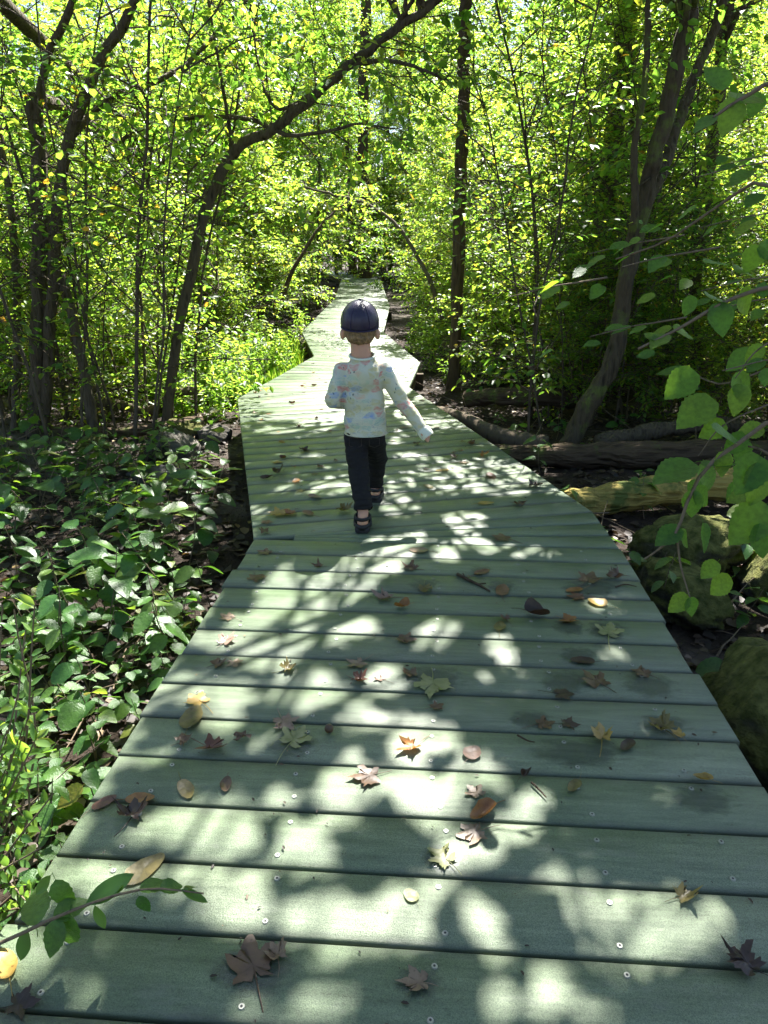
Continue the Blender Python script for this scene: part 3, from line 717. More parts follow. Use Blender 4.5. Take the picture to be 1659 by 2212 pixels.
for i, (px, py, d) in enumerate(SPOTS):
    k = i % 4; p = at(px, py, d=d)
    o = SAP[k] if not sused[k] else copy_tree(SAP[k]); sused[k] = True
    o.location = (p.x, p.y, gz(p.x, p.y)); o.rotation_euler = (0, 0, rg.random() * 6.28); o.scale = [rg.uniform(.8, 1.15)] * 3
    sd = "left" if px < 829 else "right"
    tag(o, f"thin upright sapling with few leaves in the stems {sd} of the boardwalk", "sapling", f"saplings on the {sd} bank")

# ------------------------------------------------------------------ single leaves: unit-length blades that are copied as objects
def blade(name, width, kind="ovate", serr=0.0, curl=.15, fold=.12, n=9, stalk=.15, seed=0, heart=0.0):
    rg2 = random.Random(seed)
    rows = []
    for i in range(n + 1):
        t = i / n
        if kind == "ovate": w = math.sin(math.pi * t ** .72) ** .85
        elif kind == "elliptic": w = math.sin(math.pi * t) ** .75
        elif kind == "lance": w = math.sin(math.pi * t ** .8) ** 1.2
        elif kind == "round": w = math.sin(math.pi * t ** .85) ** .55
        w = w * width * .5
        e = w * (1 + serr * (1 if i % 2 else -1)) if serr and 0 < i < n else w
        rows.append((t, max(w, .004), max(e, .004)))
    V, Q = [], []
    for t, w, e in rows:
        z = -curl * t * t + .03 * math.sin(t * 5 + seed)
        xb = -heart * width * .5 * (1 if 0 < t < .12 else 0)
        wl = .012 * math.sin(t * 9 + seed)
        V += [(t + xb, -e, z + fold * w + wl), (t + xb, -w * .9, z + fold * w * .86 + wl), (t, -w * .45, z + fold * w * .3), (t, 0, z), (t, w * .45, z + fold * w * .3), (t + xb, w * .9, z + fold * w * .86 - wl), (t + xb, e, z + fold * w - wl)]
    for i in range(n):
        for j in range(6): a = i * 7 + j; Q.append((a, a + 7, a + 8, a + 1))
    V = np.array(V); Q = np.array(Q)
    if stalk:
        sv, sq = tube_np([(np.array([(-stalk, 0, -.02), (-stalk * .4, 0, .01), (.02, 0, .0)]), np.array([.011, .009, .007]), 3)], len(V))
        V = np.vstack([V, sv]); Q = np.vstack([Q, sq])
    me = mesh_np(name, V, Q, True); return me
BROAD = [blade("broad_leaf", .62, "ovate", .05, .22, .16, 12, .22, s) for s in range(3)] + [blade("broad_leaf", .8, "round", .04, .18, .14, 12, .25, 7)]
for m_ in BROAD: m_.materials.append(MATS["broad_leaf"])
HAZEL = [blade("hazel_leaf", .78, "ovate", .055, .2, .18, 17, .16, s + 20, .1) for s in range(3)]
for m_ in HAZEL: m_.materials.append(MATS["hazel_leaf"])
PRIVET = [blade("privet_leaf", .42, "elliptic", 0, .12, .2, 7, .06, s + 40) for s in range(2)]
for m_ in PRIVET: m_.materials.append(MATS["privet_leaf"])

# leafy ground plants: stem with opposite leaf pairs, each leaf an object
def ground_plant(seed, H, pairs, lsize, blades, name="broadleaf_plant", stems=1, spread=.2):
    rg2 = np.random.default_rng(seed); root = empty(name); tubes = []
    for s in range(stems):
        az = rg2.random() * 6.28
        tp = walk_path(rg2, (0, 0, -.04), (math.cos(az) * spread, math.sin(az) * spread, 1), H * rg2.uniform(.75, 1.1), 6, .0, .09)
        tubes.append((tp, np.linspace(.0045, .0018, 7), 5))
        a0 = rg2.random() * 6.28
        for i in range(pairs):
            t = .3 + .7 * (i + .6) / pairs; p, d = sample(tp, min(t, .995))
            for sgn in (0, 1):
                if rg2.random() < .12: continue
                a = a0 + i * 1.57 + sgn * math.pi + rg2.normal(0, .25)
                ax = Vector((math.cos(a), math.sin(a), rg2.uniform(-.35, .3)))
                size = lsize * rg2.uniform(.6, 1.15) * (1.1 - .35 * abs(t - .7) / .7)
                place_leaf(root, blades[rg2.integers(len(blades))], Vector(p) + ax * size * .2, ax, Vector((rg2.normal(0, .25), rg2.normal(0, .25), 1)), size)
    wood("stem", tubes, "twig_bark", root); return root
GP = [ground_plant(61, .46, 4, .155, BROAD[:3]), ground_plant(62, .60, 5, .14, BROAD), ground_plant(63, .34, 3, .14, BROAD[3:] + BROAD[:1]), ground_plant(64, .42, 4, .115, BROAD[:3], stems=2, spread=.4), ground_plant(65, .26, 3, .10, BROAD, stems=2, spread=.5)]
gused = [False] * 5; gplaced = []
def put_plant(x, y, k, s, label, group):
    o = GP[k] if not gused[k] else copy_tree(GP[k]); gused[k] = True
    o.location = (x, y, gz(x, y)); o.rotation_euler = (0, 0, rg.random() * 6.28); o.scale = (s, s, s)
    tag(o, label, "plant", group); gplaced.append((x, y))
c = 0
while c < 190:
    y = rg.uniform(1.15, 4.9); x = -rg.uniform(.70, 1.05 + .50 * y)
    if y > 2.7 and x > -.62 - .22 * (y - 2.65) - .1: continue
    if rg.random() < .2 and y < 2.6 and -1.1 < x: continue
    if any((x - a) ** 2 + (y - b) ** 2 < .0085 for a, b in gplaced): continue
    if y < 2.0: lab, g = "leafy ground plant in shaded bed beside the nearest deck on left", "plants of the near left bed"
    elif y < 2.9: lab, g = "leafy plant in the green bed left of the near deck", "plants of the near green bed"
    elif y < 3.8: lab, g = "broad leaved plant in the green bed left of the deck bend", "plants of the middle left bed"
    else: lab, g = "broad leaved plant at back of left bed below the stems", "plants of the back left bed"
    put_plant(x, y, int(rg.choice([0, 1, 2, 3, 4, 3, 4] if y > 2.2 else [2, 3, 4, 4])), rg.uniform(.6, .95) if y > 2.2 else rg.uniform(.45, .72), lab, g); c += 1
c = 0
while c < 44:
    y = rg.uniform(1.5, 6.5); x = rg.uniform(.98, 1.4 + .5 * y)
    if y > 3.4: x = max(x, rg.uniform(.75, 1.0) - .1 * (y - 3.2))
    if any((x - a) ** 2 + (y - b) ** 2 < .07 for a, b in gplaced): continue
    lab, g = ("small leafy plant among the mossy rocks right of the near deck", "plants among the right rocks") if y < 3.6 else ("small leafy plant by the fallen logs right of the deck", "plants by the right logs")
    put_plant(x, y, int(rg.choice([2, 4, 3, 4])), rg.uniform(.5, .85), lab, g); c += 1

c = 0
while c < 58:
    y = rg.uniform(1.05, 2.6); x = -rg.uniform(.72, 1.0 + .35 * y)
    if any((x - a) ** 2 + (y - b) ** 2 < .006 for a, b in gplaced): continue
    put_plant(x, y, int(rg.choice([3, 4, 4, 2])), rg.uniform(.38, .62), "small low plant filling the near left bed", "small plants of the near left bed"); c += 1
c = 0
while c < 26:
    y = rg.uniform(1.3, 3.4); x = rg.uniform(.99, 1.25 + .35 * y)
    if any((x - a) ** 2 + (y - b) ** 2 < .012 for a, b in gplaced): continue
    put_plant(x, y, int(rg.choice([3, 4, 2])), rg.uniform(.5, .8), "low green plant growing beside the right deck edge", "low plants along the right deck edge"); c += 1
# narrow-leaved herbs on the sunny left bank
def herb(seed, H, n):
    rg2 = np.random.default_rng(seed); root = empty("tall_herb"); tubes = []; P, A, Nn, S = [], [], [], []
    for s in range(n):
        az = rg2.random() * 6.28
        tp = walk_path(rg2, (rg2.normal(0, .12), rg2.normal(0, .12), -.04), (math.cos(az) * .25, math.sin(az) * .25, 1), H * rg2.uniform(.6, 1.1), 5, -.02, .08)
        tubes.append((tp, np.linspace(.003, .0015, 6), 3)); twig_leaves(rg2, tp, 24, .085, P, A, Nn, S, .1, .5)
    wood("stem", tubes, "twig_bark", root); crown("leaves", [np.array(a) for a in (P, A, Nn, S)], "herb", root, rg2, .55); return root
HB = [herb(71, .6, 9), herb(72, .45, 10), herb(73, .75, 8)]; hused = [False] * 3
for i in range(46):
    if i < 30:
        y = rg.uniform(6.2, 12); x0 = np.interp(y, [5.6, 8.1, 10.7, 13], [-1.25, -.9, -1.25, -1.3]); x = x0 - abs(rg.normal(0, .75)) - .12
        lab, g = "narrow leaved sunlit herb on the bank left of the bending boardwalk", "herbs on the left bank"
    else:
        y = rg.uniform(7.4, 13); x0 = np.interp(y, [6.1, 7.6, 10.7, 13], [.45, .5, .1, .2]); x = x0 + abs(rg.normal(0, .8)) + .15
        lab, g = "narrow leaved herb at the right edge of the far boardwalk", "herbs on the right bank"
    k = i % 3; o = HB[k] if not hused[k] else copy_tree(HB[k]); hused[k] = True
    o.location = (x, y, gz(x, y)); o.rotation_euler = (0, 0, rg.random() * 6.28); o.scale = [rg.uniform(.65, 1.05)] * 3
    tag(o, lab, "plant", g)
# grass by the walk, uncountable
P, A, Nn, S = [], [], [], []
for i in range(1500):
    y = rg.uniform(6.8, 11); x0 = np.interp(y, [5.6, 8.1, 10.7, 13], [-1.2, -.85, -1.2, -1.3]); x = x0 - abs(rg.normal(0, .42)) - .03
    P.append((x, y, gz(x, y) - .01)); A.append((rg.normal(0, .45), rg.normal(0, .45), 1)); Nn.append((rg.normal(), rg.normal(), .2)); S.append(rg.uniform(.08, .26))
tag(crown("grass", [np.array(a, float) for a in (P, A, Nn, S)], "herb", None, rg, .07), "thin bright grass along the sunny left edge of the boardwalk", "grass", kind="stuff")
# leaf litter, uncountable
n = 26000; yy = .3 + 13 * rg.random(n) ** 1.5; xx = rg.uniform(-1, 1, n) * (1.6 + .62 * yy)
zz = np.array([gz(a, b) for a, b in zip(xx, yy)]) + rg.uniform(.002, .02, n)
ang = rg.random(n) * 6.28
arr = [np.stack([xx, yy, zz], 1), np.stack([np.cos(ang), np.sin(ang), rg.normal(0, .18, n)], 1), np.stack([rg.normal(0, .35, n), rg.normal(0, .35, n), np.ones(n)], 1), rg.uniform(.02, .065, n)]
tag(crown("leaf_litter", arr, "litter", None, rg, 1.5), "brown fallen leaf litter over the forest floor", "leaf litter", kind="stuff")
# twigs on the floor, uncountable
tw = []
for i in range(650):
    y = .6 + 9 * rg.random() ** 1.3; x = rg.uniform(-1, 1) * (1.5 + .6 * y)
    if near_walk(x, y, .0): continue
    p = np.array([x, y, gz(x, y) + rg.uniform(.005, .05)]); a = rg.random() * 6.28; l_ = rg.uniform(.15, .7)
    pt = walk_path(rg, p, (math.cos(a), math.sin(a), rg.normal(.1, .2)), l_, 4, 0, .12); pt[:, 2] = np.maximum(pt[:, 2], p[2] - .03)
    tw.append((pt, np.linspace(rg.uniform(.002, .006), .0012, 5), 4))
V, Q = tube_np(tw); tag(link("brushwood", mesh_np("brushwood", V, Q, True), MATS["twig_bark"]), "thin dead sticks strewn over the forest floor", "brushwood", kind="stuff")

# ------------------------------------------------------------------ rocks and logs
def rock(name, c, size, seed, mat, label, rz=0.0):
    bm = bmesh.new(); bmesh.ops.create_icosphere(bm, subdivisions=5, radius=1)
    for v in bm.verts:
        p = v.co.copy(); q = p * 1.1 + Vector((seed * 3.7, seed, 0))
        k = 1 + .26 * mnoise.noise(q) + .15 * mnoise.noise(q * 2.3) + .08 * mnoise.noise(q * 5) + .035 * mnoise.noise(q * 12) + .018 * mnoise.noise(q * 27)
        for pl in range(6):   # broken faces
            rr = random.Random(seed * 10 + pl); nv = Vector((rr.gauss(0, 1), rr.gauss(0, 1), rr.gauss(0, .8))).normalized(); t = p.normalized().dot(nv) * k
            if t > .80: k *= .80 / t
        v.co = Vector((p.x * size[0], p.y * size[1], p.z * size[2])) * k
    o = link(name, mesh_bm(name, bm, True), MATS[mat]); o.location = c; o.rotation_euler = (0, 0, rz)
    return tag(o, label, "rock")
def on_ground(px, py, dz=0.0):
    p = at(px, py, h=-.3)
    return Vector((p.x, p.y, gz(p.x, p.y) + dz))
rock("boulder", Vector((1.13, 1.70, -.19)), (.25, .25, .21), 1, "mossy_rock", "big rounded mossy boulder against the right edge of the near deck")
rock("boulder", Vector((1.20, 2.62, -.22)), (.15, .24, .13), 2, "mossy_rock", "long mossy rock beside the deck bend on the right", .5)
rock("boulder", Vector((1.42, 3.02, -.18)), (.26, .20, .15), 3, "mossy_rock", "lumpy mossy rock in front of the yellow mossy log", .2)
rock("boulder", Vector((1.78, 2.75, -.22)), (.28, .22, .17), 4, "mossy_rock", "shaded mossy rock below the hanging branch on the right", 1.1)
rock("boulder", Vector((1.65, 2.15, -.26)), (.22, .18, .12), 5, "mossy_rock", "low dark mossy rock right of the near deck behind the boulder", .7)
rock("boulder", Vector((-1.55, 4.95, -.24)), (.20, .15, .13), 6, "grey_rock", "smooth grey rock on the left bank beside the deck", .3)
rock("boulder", Vector((-1.42, 4.35, -.28)), (.24, .13, .09), 7, "grey_rock", "flat grey rock in front of the smooth rock on the left", -.4)
rock("boulder", Vector((-1.62, 5.55, -.25)), (.17, .13, .10), 8, "mossy_rock", "small green mossy rock at the foot of the leaning tree", .1)
rock("boulder", Vector((-2.05, 2.95, -.22)), (.22, .18, .17), 9, "mossy_rock", "mossy rock half hidden in the left plant bed", .8)
rock("boulder", Vector((-1.32, 5.45, -.26)), (.14, .10, .09), 10, "grey_rock", "flat little rock touching the deck corner on the left", .0)
rock("boulder", Vector((-2.15, 5.1, -.27)), (.14, .12, .10), 21, "mossy_rock", "dark mossy stone between the saplings on the left", .0)
def log(name, pts, r0, r1, mat, label, seed, cat="log"):
    rg2 = np.random.default_rng(seed); w = spline(pts, 26); base = w[0].copy()
    rr = np.linspace(r0, r1, 26) * .78 * rg2.uniform(.90, 1.10, 26); rr[0] *= .9
    V, Q = tube_np([(w - base, rr, 16)])
    for i in range(len(V)):
        k = mnoise.noise(Vector(V[i] * 6 + seed)) * .26 * r0 + mnoise.noise(Vector((V[i][0] * 5, V[i][1] * 26, V[i][2] * 26)) + Vector((seed, 0, 0))) * .16 * r0; V[i] += norm(V[i] - (w - base)[i // 16]) * k
    n = len(V); V = np.vstack([V, [w[0] - base], [w[-1] - base]]); k = np.arange(16)
    caps = np.concatenate([np.stack([(k + 1) % 16, k, np.full(16, n)], 1), np.stack([n - 16 + k, n - 16 + (k + 1) % 16, np.full(16, n + 1)], 1)])
    o = link(name, mesh_np(name, V, [Q, caps], True), MATS[mat], None, base); return tag(o, label, cat)
def G(px, py, d, dz): p = at(px, py, d=d); return (p.x, p.y, gz(p.x, p.y) + dz)
log("fallen_log", [(.98, 3.62, -.20), (1.35, 3.70, -.17), (1.75, 3.80, -.14), (2.1, 3.86, -.15)], .10, .12, "mossy_log", "fallen yellow mossy log beside the deck bend on the right", 1)
log("fallen_log", [(.55, 4.72, -.22), (1.1, 4.62, -.20), (1.7, 4.5, -.16), (2.5, 4.45, -.15)], .10, .12, "rotten_log", "dark rotten log lying across behind the yellow mossy log", 2)
log("fallen_log", [(.42, 5.75, -.14), (.62, 5.35, -.12), (.85, 5.05, -.17), (1.15, 4.9, -.22)], .065, .10, "bark_smooth", "curved pale grey log reaching the deck edge on the right", 3)
log("fallen_log", [(1.9, 4.1, -.2), (2.4, 4.1, -.16), (3.1, 4.25, -.15)], .13, .14, "rotten_log", "thick black log at the right under the hanging leaves", 4)
log("fallen_log", [(1.5, 4.85, -.18), (2.2, 5.0, -.08), (3.0, 5.05, -.12)], .08, .07, "bark", "brown log with a sunlit end right of the mossy tree", 6)
log("fallen_log", [(.75, 6.6, -.2), (1.2, 6.45, -.15), (1.9, 6.5, -.18)], .10, .11, "rotten_log", "short dark log at the foot of the straight trunk", 5)
log("fallen_branch", [(-2.75, 6.25, -.16), (-2.35, 6.15, -.15), (-2.05, 6.1, -.20), (-1.8, 6.2, -.06), (-1.6, 6.3, -.08)], .055, .04, "bark_smooth", "curved dead branch lying among the saplings on the left", 7, "branch")
log("fallen_branch", [(-2.6, 5.45, -.24), (-2.0, 5.4, -.22), (-1.45, 5.6, -.18)], .06, .05, "rotten_log", "dark straight branch lying in front of the curved one on the left", 8, "branch")
log("fallen_branch", [(-3.4, 6.5, -.14), (-2.8, 6.6, -.1), (-2.2, 6.9, -.16)], .05, .04, "bark_smooth", "pale dead branch lying behind the multi-stem tree", 9, "branch")

# ------------------------------------------------------------------ the child
def blob(parts, voxel=.005, smooth=6, factor=.5):
    """one continuous skin: capsules (p, r, q, r2) and ellipsoids (centre, radii) fused by voxel remesh"""
    bm = bmesh.new()
    for p in parts:
        if len(p) == 4:
            a, ra, b, rb = p; a, b = Vector(a), Vector(b); d = b - a
            rot = d.to_track_quat('Z', 'Y').to_matrix().to_4x4()
            bmesh.ops.create_cone(bm, cap_ends=True, segments=20, radius1=ra, radius2=rb, depth=d.length, matrix=Matrix.Translation((a + b) / 2) @ rot)
            bmesh.ops.create_uvsphere(bm, u_segments=20, v_segments=12, radius=ra, matrix=Matrix.Translation(a))
            bmesh.ops.create_uvsphere(bm, u_segments=20, v_segments=12, radius=rb, matrix=Matrix.Translation(b))
        else:
            cc, rad = p[0], p[1]; rz = p[2] if len(p) > 2 else 0
            bmesh.ops.create_uvsphere(bm, u_segments=28, v_segments=18, radius=1, matrix=Matrix.Translation(cc) @ Matrix.Rotation(rz, 4, 'Z') @ Matrix.Diagonal((*rad, 1)))
    me = bpy.data.meshes.new("tmp"); bm.to_mesh(me); bm.free()
    o = bpy.data.objects.new("tmp", me); ts = bpy.data.scenes.new("tmp"); ts.collection.objects.link(o)   # a bare scene: only this shape is evaluated
    r = o.modifiers.new("r", 'REMESH'); r.mode = 'VOXEL'; r.voxel_size = voxel
    if smooth: s = o.modifiers.new("s", 'SMOOTH'); s.iterations = smooth; s.factor = factor
    with bpy.context.temp_override(scene=ts, view_layer=ts.view_layers[0]):
        dg = bpy.context.evaluated_depsgraph_get(); out = bpy.data.meshes.new_from_object(o.evaluated_get(dg))
    bpy.data.scenes.remove(ts); bpy.data.objects.remove(o); bpy.data.meshes.remove(me); return out
def cut(me, cuts):
    bm = bmesh.new(); bm.from_mesh(me)
    for co, no in cuts:
        bmesh.ops.bisect_plane(bm, geom=bm.verts[:] + bm.edges[:] + bm.faces[:], dist=1e-5, plane_co=co, plane_no=no, clear_outer=True)
    bm.to_mesh(me); bm.free(); return me
def wrinkle(me, amp, scale, stretch=(1, 1, 1), seed=0, amp2=0.0):
    n = len(me.vertices); co = np.empty(n * 3); nn = np.empty(n * 3)
    me.vertices.foreach_get("co", co); me.vertex_normals.foreach_get("vector", nn); co = co.reshape(-1, 3); nn = nn.reshape(-1, 3)
    q = co * np.array(stretch) * scale + np.array([seed, 0, 0])
    d = np.array([amp * mnoise.noise(Vector(a)) + amp2 * mnoise.noise(Vector(a) * 2.7) for a in q])
    me.vertices.foreach_set("co", (co + nn * d[:, None]).ravel()); me.update()
def finish(me, name, mat, parent):
    me.name = name; me.materials.clear(); me.polygons.foreach_set("use_smooth", np.ones(len(me.polygons), dtype=bool))
    o = link(name, me, MATS[mat], parent); return o
B0 = Vector((-.08, 2.95, 0.0))
kid = empty("person", B0)
tag(kid, "small child in navy cap, pastel printed shirt and dark trousers walking away along the deck", "person")
def K(x, y, z): return Vector((x, y, z)) - B0
HC = K(-.098, 2.985, .800)
sR, sL = K(-.002, 2.965, .624), K(-.174, 2.965, .624)
eR, hR = K(.070, 2.945, .505), K(.150, 2.905, .405)
eL, hL = K(-.214, 2.935, .505), K(-.150, 3.055, .470)
hipL, knL, anL = K(-.122, 2.95, .34), K(-.106, 2.885, .205), K(-.086, 2.765, .072)
hipR, knR, anR = K(-.042, 2.955, .34), K(-.030, 3.065, .215), K(-.040, 3.145, .066)
def fingers(h, d, sgn):
    d = d.normalized(); up = Vector((0, 0, 1)); side = d.cross(up).normalized() * sgn; pr = []
    pr.append((h + d * .012, .015, h + d * .032, .014))
    for i, l_ in enumerate((.022, .027, .025, .019)):
        b = h + d * .036 + side * (.0165 - .011 * i); m_ = b + d * l_ * .6 - up * .004; pr += [(b, .0062, m_, .0058), (m_, .0058, m_ + d * l_ * .3 - up * l_ * .5, .005)]
    t = h + d * .016 + side * .016; pr += [(t, .0065, t + d * .018 + side * .012 - up * .006, .0055)]
    return pr
dR, dL = hR - eR, hL - eL
body = blob([(HC, (.066, .074, .082)), (HC + Vector((0, .014, -.040)), (.055, .055, .045)), (HC + Vector((0, -.012, -.05)), .040, K(-.092, 2.965, .655), .043),
    (HC + Vector((-.072, -.008, -.030)), (.010, .014, .022), .5), (HC + Vector((.072, -.008, -.030)), (.010, .014, .022), -.5),
    (HC + Vector((0, .078, -.022)), (.009, .012, .010)), (HC + Vector((0, .066, -.052)), (.020, .010, .008)),
    (K(-.088, 2.965, .655), .045, K(-.088, 2.965, .60), .066), (K(-.086, 2.962, .56), (.078, .052, .11)), (K(-.082, 2.955, .42), (.074, .056, .09)),
    (sR, .030, eR, .024), (eR, .023, hR, .017), (sL, .030, eL, .024), (eL, .023, hL, .017),
    (hipL, .042, knL, .034), (knL, .032, anL, .022), (hipR, .042, knR, .034), (knR, .032, anR, .022),
    (anL, .022, K(-.088, 2.735, .040), .023), (K(-.088, 2.735, .034), .021, K(-.084, 2.850, .030), .024),
    (anR, .022, K(-.041, 3.115, .040), .023), (K(-.041, 3.115, .034), .021, K(-.034, 3.235, .030), .024)] + fingers(hR, dR, 1) + fingers(hL, dL, -1), .0042, 4)
finish(body, "body", "skin", kid)
# eyes and mouth face away from the camera but belong to the head
for s in (-1, 1):
    bm = bmesh.new(); bmesh.ops.create_uvsphere(bm, u_segments=10, v_segments=8, radius=.0085)
    e = link("eye", mesh_bm("eye", bm, True), MATS["acorn"], kid, HC + Vector((.025 * s, .066, -.008)))
# hair: a shell below the cap, ruffled
hair = blob([(HC + Vector((0, -.006, -.004)), (.0685, .076, .078)), (HC + Vector((0, -.034, -.040)), (.052, .044, .030)), (HC + Vector((-.036, -.034, -.034)), (.020, .024, .024)), (HC + Vector((.036, -.034, -.034)), (.020, .024, .024))], .004, 3)
cut(hair, [(HC + Vector((0, .02, 0)), (0, .8, -.6))])
wrinkle(hair, .0035, 75, (1, 1, .3), 3, .003)
finish(hair, "hair", "hair", kid)
# shirt
shirt = blob([(K(-.088, 2.965, .668), .054, K(-.088, 2.965, .60), .084), (K(-.087, 2.963, .585), (.094, .064, .075)), (K(-.085, 2.960, .50), (.089, .066, .11)), (K(-.080, 2.955, .42), (.091, .070, .10)), (K(-.079, 2.953, .36), (.092, .071, .09)),
    (sR, .036, eR, .032), (eR, .031, hR + dR.normalized() * .024, .027), (sL, .036, eL, .033), (eL, .033, hL, .026), (sL, .035, sR, .035)], .0045, 7)
cut(shirt, [(K(0, 2.95, .362), (0, .03, -1)), (K(-.09, 2.955, .690), (0, -.22, 1)), (hR + dR.normalized() * .046, dR), (hL + dL.normalized() * .02, dL)])
wrinkle(shirt, .0045, 15, (.5, .5, 1.6), 1, .0018)
sh = finish(shirt, "shirt", "skin", kid)
sol = sh.modifiers.new("t", 'SOLIDIFY'); sol.thickness = .003; sol.offset = -1
def shirt_mat():
    m, nt, out = newmat("printed_shirt")
    tc = N(nt, "TexCoord"); nz = tex(nt, "Noise", 30, detail=3)
    wv = N(nt, "VectorMath", operation='MULTIPLY_ADD'); nt.links.new(nz.outputs['Color'], wv.inputs[0]); wv.inputs[1].default_value = (.022, .022, .022); nt.links.new(tc.outputs['Object'], wv.inputs[2])
    sx = N(nt, "SeparateXYZ"); nt.links.new(wv.outputs[0], sx.inputs[0])
    cb = N(nt, "CombineXYZ"); nt.links.new(sx.outputs['X'], cb.inputs[0]); nt.links.new(sx.outputs['Z'], cb.inputs[1])
    base = (.69, .69, .55)
    Y, Rd, Bl, Or, Gn = (.66, .61, .30), (.74, .30, .25), (.30, .43, .70), (.74, .52, .36), (.50, .64, .52)
    def cells(scale, stretch, cols, keep, edge0, edge1):
        v = tex(nt, "Voronoi", scale, vec=wv.outputs[0], stretch=stretch, detail=0); v.inputs['Randomness'].default_value = .8
        e = tex(nt, "Voronoi", scale, vec=wv.outputs[0], stretch=stretch, detail=0); e.feature = 'DISTANCE_TO_EDGE'; e.inputs['Randomness'].default_value = .8
        sp = N(nt, "SeparateColor"); nt.links.new(v.outputs['Color'], sp.inputs[0])
        inside = ramp(nt, e.outputs['Distance'], [(edge0, (0,) * 3), (edge1, (1,) * 3)])
        return ramp(nt, sp.outputs[0], cols, 'CONSTANT'), mth(nt, 'MULTIPLY', inside, ramp(nt, sp.outputs[1], keep, 'CONSTANT')), sp
    c1, f1, sp1 = cells(30, (.7, .7, 1.25), [(0, Y), (.36, Gn), (.48, Rd), (.64, Bl), (.80, Or), (.90, Y)], [(0, (1,) * 3), (.85, (0,) * 3)], .04, .13)
    sc1 = tex(nt, "Noise", 95, vec=wv.outputs[0], detail=4, stretch=(.5, .5, 1.8))
    fill = ramp(nt, sc1.outputs['Fac'], [(.35, (.25,) * 3), (.65, (1,) * 3)])
    col = mixc(nt, mth(nt, 'MULTIPLY', f1, fill), base, c1)
    c0, f0, _ = cells(13, (.8, .8, 1.2), [(0, (.66, .64, .40)), (.5, (.48, .60, .66)), (.75, (.66, .56, .46))], [(0, (1,) * 3), (.7, (0,) * 3)], .02, .3)
    col = mixc(nt, mth(nt, 'MULTIPLY', f0, .35), col, c0)
    # thin pencil lines and small tick marks between the blocks
    ln = tex(nt, "Noise", 90, vec=wv.outputs[0], stretch=(.35, .35, 1.6), detail=2)
    lf = ramp(nt, ln.outputs['Fac'], [(.478, (0,) * 3), (.5, (1,) * 3), (.522, (0,) * 3)])
    lm = tex(nt, "Noise", 14, vec=tc.outputs['Object'], detail=1); lmk = ramp(nt, lm.outputs['Fac'], [(.46, (0,) * 3), (.54, (1,) * 3)])
    col = mixc(nt, mth(nt, 'MULTIPLY', mth(nt, 'MULTIPLY', lf, lmk), .55), col, (.14, .22, .36))
    tick = tex(nt, "Voronoi", 75, vec=wv.outputs[0], stretch=(1, 1, .45), detail=0); tf = ramp(nt, tick.outputs['Distance'], [(.16, (1,) * 3), (.24, (0,) * 3)])
    tm = tex(nt, "Noise", 19, vec=tc.outputs['Object'], stretch=(.5, .5, 1.5), detail=1); tmk = ramp(nt, tm.outputs['Fac'], [(.54, (0,) * 3), (.58, (1,) * 3)])
    col = mixc(nt, mth(nt, 'MULTIPLY', mth(nt, 'MULTIPLY', tf, tmk), .8), col, (.05, .12, .12))
    n2 = tex(nt, "Noise", 700, detail=2)
    p = pbsdf(nt, None, col, .85, bump(nt, n2.outputs['Fac'], .0006), .2)
    tr = N(nt, "BsdfTranslucent"); nt.links.new(col, tr.inputs[0]); mx = N(nt, "MixShader"); mx.inputs[0].default_value = .22
    nt.links.new(p.outputs[0], mx.inputs[1]); nt.links.new(tr.outputs[0], mx.inputs[2]); nt.links.new(mx.outputs[0], out.inputs[0])
shirt_mat(); shirt.materials.clear(); shirt.materials.append(MATS["printed_shirt"])
simple("shirt_rib", (.66, .69, .58), .85, .2, 300, .1, .0008)
# ribbed collar, hem and cuffs, all parts of the shirt
def ring(name, c, rx, ry, r, nrm_, parent, mat="shirt_rib", flat=1.0, seg=40):
    q = Vector(nrm_).to_track_quat('Z', 'Y').to_matrix()
    pts = [c + q @ Vector((math.cos(a) * rx, math.sin(a) * ry, 0)) for a in np.linspace(0, 2 * math.pi, seg + 1)]
    V, Q = tube_np([(pts, np.full(seg + 1, r), 8)]); return link(name, mesh_np(name, V, Q, True), MATS[mat], parent)
ring("collar", K(-.0895, 2.960, .686), .0515, .0515, .0045, (0, -.22, 1), sh)
def cuff(h, d, r):
    d = d.normalized(); V, Q = tube_np([([h - d * .010, h - d * .004, h + d * .024, h + d * .030], [r * .97, r * 1.05, r, r * .9], 18)]); link("cuff", mesh_np("cuff", V, Q, True), MATS["shirt_rib"], sh)
cuff(hR + dR.normalized() * .028, dR, .0285); cuff(hL, dL, .026)
# trousers
tr_ = blob([(hipL, .050, knL, .0445), (knL, .0445, anL + Vector((.0, .012, .02)), .0375), (hipR, .050, knR, .044), (knR, .044, anR + Vector((0, -.006, .02)), .0355), (K(-.081, 2.952, .36), (.086, .066, .055))], .0045, 5)
dlL, dlR = anL - knL, anR - knR
cut(tr_, [(K(0, 0, .395), (0, 0, 1)), (anL + Vector((0, .006, .010)), (0, -.35, -1)), ])
wrinkle(tr_, .0055, 24, (.6, .6, 1.9), 9, .0030)
tro = finish(tr_, "trousers", "denim", kid)
def hem_ring(a, d, r): 
    d = d.normalized(); V, Q = tube_np([([a - d * .014, a - d * .010, a + d * .006, a + d * .009], [r * .98, r * 1.03, r * 1.03, r * .97], 18)]); link("hem", mesh_np("hem", V, Q, True), MATS["denim"], tro)
hem_ring(anL + Vector((0, .010, .022)), dlL, .0385); hem_ring(anR + Vector((0, -.006, .020)), dlR, .0365)
